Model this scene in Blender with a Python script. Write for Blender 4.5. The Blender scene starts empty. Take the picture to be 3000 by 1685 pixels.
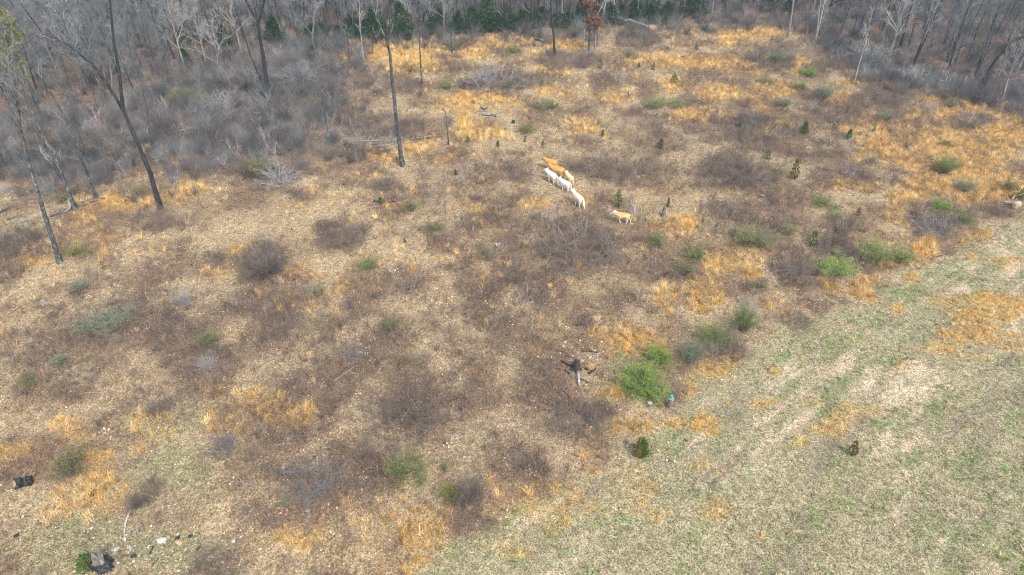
import bpy, math, random
import numpy as np
from mathutils import Vector, Euler

# ------------------------------------------------------------------ camera
S = bpy.context.scene
COL = S.collection
H = 36.0
PITCH = math.radians(37.0)
cam = bpy.data.cameras.new('camera')
cam.lens = 24.0; cam.sensor_width = 36.0; cam.clip_start = 0.5; cam.clip_end = 5000.0
cam_o = bpy.data.objects.new('camera', cam); COL.objects.link(cam_o)
cam_o.location = (0, 0, H); cam_o.rotation_euler = (math.radians(90) - PITCH, 0, 0)
S.camera = cam_o

# ------------------------------------------------------------------ light: thin overcast
SUN_EL, SUN_AZ = math.radians(52), math.radians(150)
w = bpy.data.worlds.new('World'); S.world = w; w.use_nodes = True
nt = w.node_tree; nt.nodes.clear()
sky = nt.nodes.new('ShaderNodeTexSky'); sky.sky_type = 'NISHITA'; sky.sun_disc = False
sky.sun_elevation = SUN_EL; sky.sun_rotation = SUN_AZ
sky.air_density = 1.0; sky.dust_density = 4.0; sky.ozone_density = 1.0
hs = nt.nodes.new('ShaderNodeHueSaturation'); hs.inputs['Saturation'].default_value = 0.6
bg = nt.nodes.new('ShaderNodeBackground'); bg.inputs['Strength'].default_value = 0.15
wo = nt.nodes.new('ShaderNodeOutputWorld')
nt.links.new(sky.outputs[0], hs.inputs['Color']); nt.links.new(hs.outputs[0], bg.inputs[0]); nt.links.new(bg.outputs[0], wo.inputs[0])
sun = bpy.data.lights.new('sun', 'SUN'); sun.energy = 1.5; sun.angle = math.radians(14); sun.color = (1.0, 0.97, 0.91)
sun_o = bpy.data.objects.new('sun', sun); COL.objects.link(sun_o)
sd = Vector((math.cos(SUN_EL) * math.sin(SUN_AZ), math.cos(SUN_EL) * math.cos(SUN_AZ), math.sin(SUN_EL)))
sun_o.rotation_euler = sd.to_track_quat('Z', 'Y').to_euler()
S.view_settings.view_transform = 'Standard'; S.view_settings.look = 'None'
S.view_settings.gamma = 1.0; S.view_settings.exposure = 0.92; S.view_settings.use_curve_mapping = False
S.render.engine = 'CYCLES'
S.cycles.max_bounces = 5; S.cycles.diffuse_bounces = 3; S.cycles.glossy_bounces = 1; S.cycles.transmission_bounces = 2
S.cycles.volume_bounces = 0; S.cycles.use_denoising = True; S.cycles.denoiser = 'OPENIMAGEDENOISE'; S.cycles.denoising_input_passes = 'RGB_ALBEDO_NORMAL'; S.cycles.denoising_prefilter = 'NONE'; S.cycles.caustics_reflective = False; S.cycles.caustics_refractive = False
S.cycles.filter_width = 1.1

# ------------------------------------------------------------------ noise, terrain, projection
def _hash(ix, iy, s):
    n = (ix.astype(np.int64) * 374761393 + iy.astype(np.int64) * 668265263 + s * 1442695041) & 0x7fffffff
    n = ((n ^ (n >> 13)) * 1274126177) & 0x7fffffff
    n = ((n ^ (n >> 16)) * 1911520717) & 0x7fffffff
    return (n & 0xffff) / 65535.0
def vnoise(x, y, s=0):
    x = np.asarray(x, float); y = np.asarray(y, float)
    ix = np.floor(x); iy = np.floor(y); fx = x - ix; fy = y - iy
    fx = fx * fx * (3 - 2 * fx); fy = fy * fy * (3 - 2 * fy)
    a = _hash(ix, iy, s); b = _hash(ix + 1, iy, s); c = _hash(ix, iy + 1, s); d = _hash(ix + 1, iy + 1, s)
    return (a * (1 - fx) + b * fx) * (1 - fy) + (c * (1 - fx) + d * fx) * fy
def fbm(x, y, s=0, o=4):
    t = 0.0; a = 1.0; n = 0.0
    for i in range(o):
        t = t + a * vnoise(x, y, s + i * 17); n += a; a *= 0.5; x = x * 2.03 + 11.3; y = y * 2.03 + 5.7
    return t / n
def sstep(a, b, x):
    t = np.clip((x - a) / (b - a), 0, 1); return t * t * (3 - 2 * t)
def height(x, y):
    return 0.9 * (fbm(np.asarray(x) / 34.0, np.asarray(y) / 34.0, 3, 3) - 0.5) + 0.22 * (fbm(np.asarray(x) / 5.0, np.asarray(y) / 5.0, 9, 3) - 0.5)
cp, sp = math.cos(PITCH), math.sin(PITCH)
F = 2000.0
def project(x, y, z):
    zz = z - H
    zc = y * cp - zz * sp; yc = y * sp + zz * cp
    zc = np.where(np.abs(zc) < 0.1, 0.1, zc)
    return 1500 + F * x / zc, 842.5 - F * yc / zc, zc
def ray(px, py):
    a = (px - 1500) / F; b = (842.5 - py) / F
    return Vector((a, cp + b * sp, -sp + b * cp))
def gpt(px, py):
    d = ray(px, py); z = 0.0
    for _ in range(5):
        t = (z - H) / d.z; z = float(height(d.x * t, d.y * t))
    return Vector((d.x * t, d.y * t, z))
def at_plane(px, py, Y):
    d = ray(px, py); t = Y / d.y
    return Vector((d.x * t, Y, H + d.z * t))
def mpp(p):                                     # metres per photo pixel at a world point
    return (p.y * cp - (p.z - H) * sp) / F

# feet of the cattle on the ground (fore, hind) and size
COWS = [(1603,494,1626,499,.92),(1618,517,1646,524,1.02),(1608,531,1626,542,.95),(1660,533,1675,548,.86),(1646,555,1667,566,.92),(1685,597,1702,611,.98),(1808,652,1838,656,.88)]
# ------------------------------------------------------------------ what grows where (patches on the ground)
ORANGE = [(1100,150,90,38,.8),(1240,172,110,28,1),(1360,160,60,16,.8),(1030,205,50,16,.6),(1160,195,90,22,.7),(1420,125,100,16,.8),(1530,115,40,10,.6),
(1665,135,50,12,.6),(1590,160,40,10,.4),(1625,205,50,13,.5),(1411,283,70,20,1),(1361,310,40,28,.8),(1466,268,40,12,.7),(1380,372,45,35,.8),(1427,396,60,20,.6),
(1303,310,35,22,.45),(1621,268,50,16,.45),(1699,373,40,28,.6),(1500,310,70,20,.3),(1893,182,60,12,.7),(2039,182,130,20,.75),(2167,202,60,16,.55),(2272,260,65,20,.75),
(2097,272,60,22,.55),(2213,290,50,22,.65),(2039,334,80,18,.55),(2252,312,40,16,.55),(2252,362,60,22,.55),(1982,250,40,22,.5),(1796,280,60,22,.45),(2128,120,22,15,1),
(2155,95,45,11,.7),(2252,97,60,10,.75),(2194,113,40,8,.6),(2343,177,20,14,.9),(2334,210,12,14,.6),(2450,287,35,20,.85),(2505,241,60,9,.65),(2575,252,40,8,.5),
(2706,278,30,9,.7),(2761,280,18,9,.7),(2679,345,35,18,.55),(2559,349,40,14,.65),(2563,369,50,14,.65),(2489,380,35,18,.8),(2893,322,70,20,.75),(2815,338,60,16,.55),
(2982,365,25,12,1),(2699,423,130,38,.85),(2854,408,130,28,.75),(2815,532,110,33,1),(2738,536,50,28,.75),(2912,536,60,38,1),(2790,470,130,25,.6),(2602,408,50,22,.65),
(2485,462,40,12,.4),(2621,543,15,12,.8),(2485,540,80,18,.6),(2652,587,35,24,.9),(2640,634,35,22,.9),(2866,568,70,13,.9),(2023,660,25,24,.75),(2194,789,25,30,.9),
(2175,754,60,38,.5),(2078,777,30,30,.75),(2202,735,15,24,.8),(2058,843,50,38,.65),(2097,859,25,30,.85),(2047,894,30,24,.85),(2753,707,45,13,.95),(2835,688,50,13,.95),
(2691,738,25,18,.85),(2679,770,45,13,1),(2606,770,35,15,.75),(2439,824,30,22,.95),(2516,847,28,22,1),(2543,816,25,15,.75),(2450,855,15,24,.65),(2299,913,20,18,.95),
(2237,894,15,18,.75),(2291,878,10,10,.75),(2353,886,8,8,.7),(2136,1061,25,22,1),(2078,1084,60,24,.85),(2268,1100,22,12,.8),(2963,894,80,22,.9),(2885,933,70,18,.8),
(2835,979,60,16,.7),(2757,1026,50,14,.5),(2640,1072,50,9,.5),(2873,1065,40,8,.4),(2970,999,40,11,.5),(2796,882,50,13,.5),(2606,910,18,10,.65),(2602,886,15,8,.7),
(2675,820,30,8,.5),(2854,750,15,8,.5),(2932,758,40,10,.3),(2497,968,50,10,.2),(1846,1006,80,38,.95),(1776,995,30,28,.75),(1951,878,30,38,.45),(1602,1018,40,24,.4),
(1411,1096,25,15,.65),(1489,739,15,8,.7),(1167,603,25,13,.7),(1396,607,50,14,.35),(1575,603,50,18,.5),(1714,583,15,15,.6),(1971,661,70,17,.6),(1039,832,50,32,.3),
(1217,793,20,20,.35),(1947,1061,15,18,.75),(1994,696,20,17,.6),(311,603,90,19,1),(248,634,35,18,.75),(446,591,50,13,.95),(505,572,60,13,.65),(272,665,40,18,.5),
(307,696,30,10,.5),(101,770,40,19,.9),(58,793,40,13,.5),(699,735,25,14,.9),(637,793,40,14,.6),(881,805,40,14,.45),(505,458,35,26,.7),(338,450,40,18,.75),(299,477,25,8,.6),
(571,543,40,12,.9),(373,361,20,10,.4),(705,183,10,9,.9),(792,175,15,11,.8),(994,150,20,8,.8),(1128,462,50,16,.75),(1225,443,45,16,.65),(1089,509,25,12,.5),(1291,470,15,8,.5),
(203,1276,40,17,.95),(39,1311,55,19,.75),(289,1362,30,42,.9),(273,1417,45,21,.8),(426,1319,18,15,.8),(394,1229,30,14,.5),(250,1495,60,38,.5),(176,1491,40,28,.35),
(820,1210,90,32,.8),(761,1178,60,28,.5),(664,1237,50,19,.5),(617,1160,30,15,.4),(500,1257,40,19,.3),(929,1534,18,18,.9),(867,1585,35,24,.85),(336,1409,20,8,.6),
(1203,1549,35,25,1),(1187,1608,18,14,.85),(1250,1585,30,24,.75),(1289,1581,15,30,.75),(1269,1526,15,15,.7),(1293,1495,45,17,.5),(1191,1667,25,18,.9),(1359,1667,12,8,.8),
(1484,1667,12,8,.6),(1508,1639,30,15,.4),(1476,1440,18,20,.6),(1570,1491,25,14,.6),(1738,1464,18,16,.75),(1664,1534,20,12,.5),(1695,1444,12,10,.6),(1765,1389,25,8,.5),
(1867,1249,40,24,.65),(1871,1362,20,10,.5),(1976,1245,25,18,.85),(1734,1339,20,10,.4),(1777,1136,25,20,.6),(1023,1460,8,12,.8),(1203,1448,6,10,.8),(1894,1507,8,10,.6),
(1937,1475,25,12,.4),(1449,1604,20,10,.4),(1586,1471,130,50,.22),(2047,1225,14,14,1),(2062,1257,30,20,.85),(2246,1179,22,10,.95),(2207,1167,10,8,.85),(2363,1167,20,6,.75),
(2430,1241,50,16,.65),(2476,1206,40,14,.5),(2554,1210,18,10,.75),(2328,1303,14,16,.65),(2059,1362,20,8,.5),(2121,1374,8,8,.65),(2078,1463,40,20,.65),(2430,1397,15,5,.5),
(2066,1573,10,6,.6),(2027,1140,25,20,.65),(1160,1570,120,80,.18),(1870,1440,60,60,.15)]
BRUSH = [(700,1050,560,200,.5),(1300,1060,330,250,.42),(2250,430,420,120,.38),(1500,640,420,90,.32),(1050,1330,420,130,.4),(1691,715,110,55,1),(1505,863,110,60,.75),(1194,840,70,50,.7),(1310,933,50,55,.5),(1039,968,60,80,.7),(1186,956,35,40,.6),(1039,1050,60,50,.65),(1738,956,45,30,.7),
(1835,890,80,45,.7),(1951,808,50,40,.8),(1423,731,40,25,.5),(1023,690,50,35,.8),(1485,770,40,15,.6),(1621,640,45,20,.7),(1270,568,70,20,.8),(1248,672,35,15,.7),
(784,777,65,40,1),(58,703,65,25,1),(20,824,45,30,.7),(295,840,60,35,.7),(233,921,90,60,.8),(543,921,110,60,.85),(680,882,60,40,.85),(563,1026,120,70,.85),(796,987,110,60,.85),
(932,1006,80,70,.85),(78,1026,70,50,.9),(485,653,70,25,.8),(873,575,50,15,.7),(450,777,35,15,.8),(536,711,30,14,.7),(986,688,50,40,.8),(641,762,25,10,.8),(349,824,35,20,.6),
(656,1307,45,35,1),(461,1198,35,22,.9),(879,1268,50,30,.8),(918,1393,90,60,1),(761,1432,90,50,.75),(742,1491,70,50,.75),(625,1659,80,40,1),(363,1171,22,18,.8),(102,1233,25,10,.8),
(402,1471,30,20,.8),(957,1218,60,50,.7),(1176,1198,110,60,1),(1098,1179,60,40,.8),(1383,1432,38,45,1),(1390,1510,45,35,.8),(1703,1214,75,45,.95),(1508,1159,60,30,.7),
(1500,1221,40,30,.7),(1547,1339,50,40,.7),(1625,1288,60,35,.6),(1305,1362,30,20,.9),(1047,1385,50,60,.7),(1437,1284,20,15,.6),(1226,1425,50,15,.7),(2388,773,110,40,1),
(2194,657,120,45,.85),(2446,715,50,25,.95),(2524,777,60,25,.9),(2330,808,55,35,.9),(2738,661,75,25,1),(2136,626,80,30,.7),(2217,832,35,18,.7),(2330,937,45,20,.9),
(2155,995,80,25,.9),(2248,948,35,25,.8),(2400,902,30,15,.7),(2466,657,60,25,.7),(2912,614,50,20,.7),(2097,1022,60,20,.8),(2291,587,60,20,.5),(2155,497,90,35,.95),
(2214,349,60,20,.85),(2194,420,90,40,.65),(2310,388,50,25,.65),(2058,369,60,30,.65),(2427,435,60,30,.65),(2388,322,60,40,.75),(2582,310,120,35,.75),(2233,182,90,25,.85),
(2427,175,90,40,.75),(2311,163,40,25,.75),(2738,241,200,40,.85),(2505,163,100,30,.65),(2846,353,50,18,.95),(2679,373,40,10,.6),(2582,520,90,25,.75),(2233,66,150,14,.7),
(1660,179,80,22,.85),(1446,241,90,25,.95),(1322,186,50,18,.85),(1116,248,120,30,.75),(1873,124,60,20,.85),(1582,221,60,15,.55),(1893,349,80,25,.85),(1641,248,60,18,.55),
(1796,241,60,15,.55),(1524,512,80,25,.6),(1776,497,90,35,.85),(1330,532,60,20,.85),(1710,415,25,15,.75),(1116,540,25,12,.85),(1252,516,40,15,.75),(1116,373,110,35,.75),
(1873,485,50,25,.65),(1427,505,35,15,.75),(1039,439,80,15,.85),(815,505,70,35,.9),(640,470,120,60,.7),(760,380,150,60,.75),(540,370,120,60,.7),(900,260,130,70,.8),
(700,230,120,60,.8),(150,500,140,60,.8),(60,420,80,80,.85),(900,420,100,40,.7),(970,300,80,50,.6)]
STRAW = [(1330,890,22,60),(1248,1006,40,60),(1310,1080,60,40),(776,657,150,50),(58,863,70,40),(213,800,120,35),(349,1095,150,40),(1458,322,60,30),(1835,454,60,25),(1485,423,70,20),
(2388,485,70,25),(1160,740,25,60),(1130,1300,30,60),(870,640,90,30),(600,700,120,25),(200,1080,60,30),(1440,560,60,20)]
EDGE_X = [-600,1000,1223,1456,1690,1863,1968,2038,2210,2330,2480,2620,2795,3000,3600]
EDGE_Y = [2200,1760,1630,1525,1420,1316,1211,1106,1048,967,885,815,745,650,400]
WOOD_X = [-900,-100,0,150,300,420,560,700,800,900,1000,1200,1500,1900,2200,2340,2420,2520,2640,2760,2880,3000,3900]
WOOD_Y = [640,420,390,360,330,290,220,160,132,128,122,108,96,68,42,62,110,160,200,232,262,300,480]

def ell(px, py, lst, k=1.42):
    m = np.zeros_like(px)
    for e in lst:
        s = e[4] if len(e) > 4 else 1.0
        q = ((px - e[0]) / (e[2] * k)) ** 2 + ((py - e[1]) / (e[3] * k)) ** 2
        sel = q < 1.0
        if sel.any():
            v = s * sstep(0, 1, (1 - q[sel]) * 1.25)
            m[sel] = np.maximum(m[sel], v)
    return m
FA = gpt(2000, 1560); FB = gpt(2560, 1030)
FD = (FB - FA); FD.z = 0; FD.normalize()
def masks(x, y, z=None):
    x = np.asarray(x, float); y = np.asarray(y, float)
    if z is None: z = height(x, y)
    wx = x + 2.2 * (fbm(x / 2.4, y / 2.4, 51, 3) - 0.5); wy = y + 3.4 * (fbm(x / 2.4, y / 2.4, 71, 3) - 0.5)
    px, py, zc = project(wx, wy, z)
    behind = zc < 2
    px = np.where(behind, 9999, px); py = np.where(behind, 9999, py)
    m = {}
    yb = np.interp(px, EDGE_X, EDGE_Y); m['field'] = sstep(-35, 35, py - yb)
    yw = np.interp(px, WOOD_X, WOOD_Y); m['wood'] = sstep(14, -14, py - yw)
    m['orange'] = np.maximum(ell(px, py, ORANGE), ell(px, py, [e for e in ORANGE if e[1] > 1100 or e[0] > 2680], 1.85)); m['brush'] = ell(px, py, BRUSH); m['straw'] = ell(px, py, STRAW)
    # the tall grey thicket on the left, in front of the woods
    m['thicket'] = sstep(1150, 850, px) * sstep(640, 470, py + 0.10 * px) * (1 - m['wood']) + \
        sstep(2350, 2500, px) * sstep(90, 40, py - yw) * (1 - m['wood']) * 0.8 + sstep(60, 20, py - yw) * (1 - m['wood']) * 0.45
    m['thicket'] = np.clip(m['thicket'], 0, 1)
    n1 = fbm(x / 3.2, y / 3.2, 101, 4); n2 = fbm(x / 9.0, y / 9.0, 131, 3); m['n1'] = n1; m['n2'] = n2
    u = x * FD.x + y * FD.y; v = -x * FD.y + y * FD.x
    m['row'] = .45 * fbm(u / 9.0, v / 2.2, 161, 2) + .55 * fbm(u / 3.4, v / .55, 167, 3); m['rowb'] = .55 * fbm(u / 3.2, v / 1.1, 191, 4) + .45 * fbm(x / 1.1, y / 1.1, 197, 3)
    m['green'] = np.clip(ell(px, py, [(450,1400,170,120,.7),(300,1600,320,80,.8),(500,1230,150,60,.5),(1700,1560,260,90,.5),(1560,1640,120,60,.6)], 1.3), 0, 1)
    m['px'] = px; m['py'] = py; m['x'] = x; m['y'] = y
    return m
def mixc(a, b, t):
    t = np.asarray(t)[..., None]; return a * (1 - t) + b * t
def C3(*c): return np.array(c, float)
C_STRAW = C3(.30, .228, .138); C_PALE = C3(.43, .345, .215); C_BROWN = C3(.165, .12, .088); C_OR = C3(.64, .405, .135)
C_FIELD = C3(.325, .29, .178); C_GREEN = C3(.17, .195, .09); C_SOIL = C3(.58, .475, .34); C_LEAF = C3(.205, .135, .09); C_WOOD = C3(.16, .125, .098)
def ground_colour(m):
    n1, n2 = m['n1'], m['n2']
    c = np.broadcast_to(C_STRAW, n1.shape + (3,)).copy()
    c = mixc(c, C_PALE, sstep(.48, .72, n1) * .75)
    c = mixc(c, C_LEAF, sstep(.50, .30, n1) * .75)
    c = mixc(c, C_BROWN, np.clip(m['brush'] * 1.15, 0, 1) * (.35 + .6 * sstep(.66, .40, n1)))
    c = mixc(c, C_PALE, m['straw'] * .6 * (1 - m['brush'] * .7))
    f = np.broadcast_to(C_FIELD, n1.shape + (3,)).copy()
    f = mixc(f, C_SOIL, sstep(.51, .65, m['row']) * .68 * sstep(.38, .58, n2 + .05))
    f = mixc(f, C_GREEN, sstep(.47, .64, m['rowb']) * .55 * (.45 + .55 * sstep(.35, .6, n2)))
    f = mixc(f, C3(.21, .17, .13), sstep(.45, .30, m['row']) * .5)
    fl = fbm(x_ / .55, y_ / .55, 211, 3) if (x_ := m['x']) is not None and (y_ := m['y']) is not None else 0
    f = mixc(f, C3(.13, .24, .06), sstep(.60, .72, fl) * .55 * sstep(.42, .56, m['rowb']))
    f = mixc(f, C_OR * .75, m['orange'] * .5)
    c = mixc(c, f, m['field'])
    g = mixc(mixc(np.broadcast_to(C_FIELD, c.shape), C_GREEN, sstep(.42, .68, n1) * .7), C_PALE, sstep(.5, .3, n1) * .4)
    c = mixc(c, g, m['green'] * (1 - m['field']) * .85)
    c = mixc(c, C_OR * .72, m['orange'] * .6)
    c = c * .86
    wd = mixc(np.broadcast_to(C_WOOD, c.shape), C3(.27, .165, .10), sstep(.45, .72, n1) * .8)
    c = mixc(c, wd, np.clip(m['wood'] + m['thicket'] * .75, 0, 1))
    return c

# ------------------------------------------------------------------ materials
MATS = {}
def node_mat(name, build, rough=0.9, spec=0.2):
    if name in MATS: return MATS[name]
    m = bpy.data.materials.new(name); m.use_nodes = True; t = m.node_tree; b = t.nodes['Principled BSDF']
    b.inputs['Roughness'].default_value = rough; b.inputs['Specular IOR Level'].default_value = spec
    build(t, b); MATS[name] = m; return m
def nodes_noise(t, scale, detail=4, rough=.6, coord='Object', vec=None):
    n = t.nodes.new('ShaderNodeTexNoise'); n.inputs['Scale'].default_value = scale; n.inputs['Detail'].default_value = detail; n.inputs['Roughness'].default_value = rough
    if vec is None:
        tc = t.nodes.new('ShaderNodeTexCoord'); vec = tc.outputs[coord]
    t.links.new(vec, n.inputs['Vector']); return n
def ramp(t, src, stops):
    r = t.nodes.new('ShaderNodeValToRGB'); e = r.color_ramp.elements
    while len(e) < len(stops): e.new(0.5)
    for i, (p, c) in enumerate(stops):
        e[i].position = p; e[i].color = (*c, 1)
    t.links.new(src, r.inputs[0]); return r
def mat_mottle(name, c1, c2, scale=3.0, rough=.9, c3=None, lo=.38, hi=.62, bump=0.0, stretch=None, spec=.15):
    def build(t, b):
        vec = None
        if stretch:
            tc = t.nodes.new('ShaderNodeTexCoord'); mp = t.nodes.new('ShaderNodeMapping'); mp.inputs['Scale'].default_value = stretch
            t.links.new(tc.outputs['Object'], mp.inputs['Vector']); vec = mp.outputs[0]
        n = nodes_noise(t, scale, vec=vec)
        st = [(lo, c1), (hi, c2)] + ([(min(hi + .1, 1), c3)] if c3 else [])
        r = ramp(t, n.outputs['Fac'], st)
        oi = t.nodes.new('ShaderNodeObjectInfo'); mr = t.nodes.new('ShaderNodeMapRange'); mr.inputs['To Min'].default_value = .8; mr.inputs['To Max'].default_value = 1.2
        t.links.new(oi.outputs['Random'], mr.inputs['Value'])
        hv = t.nodes.new('ShaderNodeHueSaturation'); t.links.new(mr.outputs[0], hv.inputs['Value']); t.links.new(r.outputs[0], hv.inputs['Color'])
        t.links.new(hv.outputs[0], b.inputs['Base Color'])
        if bump:
            bp = t.nodes.new('ShaderNodeBump'); bp.inputs['Strength'].default_value = bump; bp.inputs['Distance'].default_value = .05
            t.links.new(n.outputs['Fac'], bp.inputs['Height']); t.links.new(bp.outputs[0], b.inputs['Normal'])
    return node_mat(name, build, rough, spec)
def mat_leaf(name, c1, c2):
    # leaf colour varies from leaf to leaf by a stored per-face value
    def build(t, b):
        a = t.nodes.new('ShaderNodeAttribute'); a.attribute_name = 'vary'
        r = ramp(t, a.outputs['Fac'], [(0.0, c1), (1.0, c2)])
        oi = t.nodes.new('ShaderNodeObjectInfo'); mr = t.nodes.new('ShaderNodeMapRange'); mr.inputs['To Min'].default_value = .85; mr.inputs['To Max'].default_value = 1.15
        t.links.new(oi.outputs['Random'], mr.inputs['Value'])
        hv = t.nodes.new('ShaderNodeHueSaturation'); t.links.new(mr.outputs[0], hv.inputs['Value']); t.links.new(r.outputs[0], hv.inputs['Color'])
        t.links.new(hv.outputs[0], b.inputs['Base Color'])
        tr = t.nodes.new('ShaderNodeBsdfTranslucent'); t.links.new(hv.outputs[0], tr.inputs['Color'])
        mx = t.nodes.new('ShaderNodeMixShader'); mx.inputs[0].default_value = .25
        out = t.nodes['Material Output']
        t.links.new(b.outputs[0], mx.inputs[1]); t.links.new(tr.outputs[0], mx.inputs[2]); t.links.new(mx.outputs[0], out.inputs['Surface'])
    return node_mat(name, build, .7, .2)
def mat_tuft():
    def build(t, b):
        a = t.nodes.new('ShaderNodeAttribute'); a.attribute_type = 'INSTANCER'; a.attribute_name = 'tint'
        v = t.nodes.new('ShaderNodeAttribute'); v.attribute_name = 'vary'
        mr = t.nodes.new('ShaderNodeMapRange'); mr.inputs['To Min'].default_value = .45; mr.inputs['To Max'].default_value = 1.65
        t.links.new(v.outputs['Fac'], mr.inputs['Value'])
        hv = t.nodes.new('ShaderNodeHueSaturation'); t.links.new(mr.outputs[0], hv.inputs['Value']); t.links.new(a.outputs['Color'], hv.inputs['Color'])
        t.links.new(hv.outputs[0], b.inputs['Base Color'])
    return node_mat('dry_stems', build, .85, .15)
def mat_ground():
    def build(t, b):
        a = t.nodes.new('ShaderNodeAttribute'); a.attribute_name = 'ground'
        tc = t.nodes.new('ShaderNodeTexCoord')
        n1 = nodes_noise(t, 3.2, 6, .7, vec=tc.outputs['Object']); n2 = nodes_noise(t, 9.0, 4, .75, vec=tc.outputs['Object'])
        r1 = ramp(t, n1.outputs['Fac'], [(.30, (.55, .52, .50)), (.70, (1.45, 1.46, 1.48))])
        r2 = ramp(t, n2.outputs['Fac'], [(.36, (.34, .31, .29)), (.50, (.95, .94, .93)), (.66, (1.75, 1.75, 1.78))])
        m1 = t.nodes.new('ShaderNodeMix'); m1.data_type = 'RGBA'; m1.blend_type = 'MULTIPLY'; m1.inputs[0].default_value = 1
        m2 = t.nodes.new('ShaderNodeMix'); m2.data_type = 'RGBA'; m2.blend_type = 'MULTIPLY'; m2.inputs[0].default_value = 1
        t.links.new(a.outputs['Color'], m1.inputs[6]); t.links.new(r1.outputs[0], m1.inputs[7])
        t.links.new(m1.outputs[2], m2.inputs[6]); t.links.new(r2.outputs[0], m2.inputs[7])
        t.links.new(m2.outputs[2], b.inputs['Base Color'])
        bp = t.nodes.new('ShaderNodeBump'); bp.inputs['Strength'].default_value = .8; bp.inputs['Distance'].default_value = .08
        t.links.new(n2.outputs['Fac'], bp.inputs['Height']); t.links.new(bp.outputs[0], b.inputs['Normal'])
    return node_mat('dry_meadow_soil', build, .95, .1)
M_BARK = mat_mottle('grey_bark', (.035, .036, .035), (.11, .115, .11), 5.0, c3=(.235, .265, .262), bump=.4, hi=.57, stretch=(1, 1, .45))
M_DARKBARK = mat_mottle('dark_bark', (.022, .022, .022), (.065, .065, .063), 5.0, c3=(.17, .18, .175), bump=.4, hi=.64, stretch=(1, 1, .4))
M_PALEBARK = mat_mottle('pale_bark', (.17, .17, .16), (.31, .31, .295), 4.0, c3=(.42, .42, .40), stretch=(1, 1, .4))
M_TWIG = mat_mottle('grey_twigs', (.095, .101, .102), (.235, .243, .245), .6)
M_TWIGP = mat_mottle('pale_twigs', (.25, .25, .245), (.38, .38, .37), .8)
M_TWIGG = mat_mottle('grey_brown_twigs', (.15, .138, .13), (.27, .25, .24), 1.0)
M_TWIGB = mat_mottle('brown_twigs', (.115, .093, .077), (.21, .172, .145), 1.2)
M_DEAD = mat_mottle('weathered_wood', (.22, .20, .18), (.44, .42, .39), 6, bump=.3)
M_CHAR = mat_mottle('charred_wood', (.013, .013, .014), (.065, .066, .07), 5, c3=(.22, .22, .22), hi=.62, bump=.5)
M_GREYLOG = mat_mottle('grey_log', (.10, .09, .08), (.24, .22, .20), 5, bump=.3)
M_CUT = mat_mottle('cut_wood', (.25, .20, .14), (.40, .33, .24), 9)
M_CLAY = mat_mottle('orange_clay', (.40, .24, .13), (.58, .42, .26), 4, bump=.5)
M_ROCK = mat_mottle('limestone', (.33, .31, .285), (.54, .52, .485), 6, bump=.4)
M_ROCKT = mat_mottle('tan_rock', (.40, .26, .16), (.54, .39, .26), 5, bump=.4)
M_CEDAR = mat_leaf('cedar_needles', (.035, .075, .012), (.135, .20, .035))
M_CEDARO = mat_leaf('bronzed_cedar_needles', (.06, .06, .014), (.17, .13, .03))
M_PINE = mat_leaf('evergreen_needles', (.02, .05, .018), (.075, .13, .04))
M_LEAF = {'bright': mat_leaf('bright_leaves', (.11, .20, .03), (.33, .49, .09)),
          'mid': mat_leaf('mid_green_leaves', (.12, .175, .05), (.27, .35, .10)),
          'olive': mat_leaf('olive_leaves', (.16, .165, .07), (.30, .30, .13)),
          'grey': mat_leaf('grey_green_leaves', (.16, .195, .125), (.31, .35, .23)),
          'yellow': mat_leaf('yellow_green_leaves', (.19, .19, .045), (.38, .36, .09)),
          'rust': mat_leaf('rust_dead_leaves', (.14, .06, .03), (.32, .16, .08))}
M_TUFT = mat_tuft()

# ------------------------------------------------------------------ mesh helpers
def mesh_from(name, V, Fc, mat=None, smooth=False, vary=None):
    me = bpy.data.meshes.new(name); me.from_pydata([tuple(v) for v in V], [], Fc)
    if mat: me.materials.append(mat)
    if smooth: me.polygons.foreach_set('use_smooth', [True] * len(me.polygons))
    if vary is not None:
        a = me.attributes.new('vary', 'FLOAT', 'FACE'); a.data.foreach_set('value', np.asarray(vary, np.float32))
    me.update(); return me
def link(name, data, parent=None, loc=None):
    o = bpy.data.objects.new(name, data); COL.objects.link(o)
    if parent is not None: o.parent = parent
    if loc is not None: o.location = loc
    return o
def tag(o, label=None, cat=None, group=None, kind=None):
    if label: o['label'] = label
    if cat: o['category'] = cat
    if group: o['group'] = group
    if kind: o['kind'] = kind
    return o
def root(name, loc, label, cat, group=None, rz=0.0, scale=None):
    o = link(name, None, None, loc); o.rotation_euler.z = rz
    if scale is not None: o.scale = scale
    return tag(o, label, cat, group)
def tube(V, Fc, pts, radii, k=6, cap=False):
    base = len(V); n = len(pts); up = Vector((0, 0, 1))
    for i, p in enumerate(pts):
        d = (pts[min(i + 1, n - 1)] - pts[max(i - 1, 0)])
        if d.length < 1e-6: d = Vector((0, 0, 1))
        d.normalize(); a = d.cross(Vector((1, 0, 0)) if abs(d.x) < .8 else Vector((0, 1, 0))).normalized(); b = d.cross(a)
        if i == n - 1 and radii[i] <= 0:
            V.append(p.copy()); break
        for j in range(k):
            t = 2 * math.pi * j / k; V.append(p + (a * math.cos(t) + b * math.sin(t)) * radii[i])
    tip = radii[-1] <= 0
    for i in range(n - 1 - (1 if tip else 0)):
        for j in range(k):
            q = base + i * k; Fc.append((q + j, q + (j + 1) % k, q + k + (j + 1) % k, q + k + j))
    if tip:
        q = base + (n - 2) * k; t = len(V) - 1
        for j in range(k): Fc.append((q + j, q + (j + 1) % k, t))
    elif cap:
        Fc.append(tuple(range(len(V) - k, len(V)))); Fc.append(tuple(reversed(range(base, base + k))))
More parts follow.
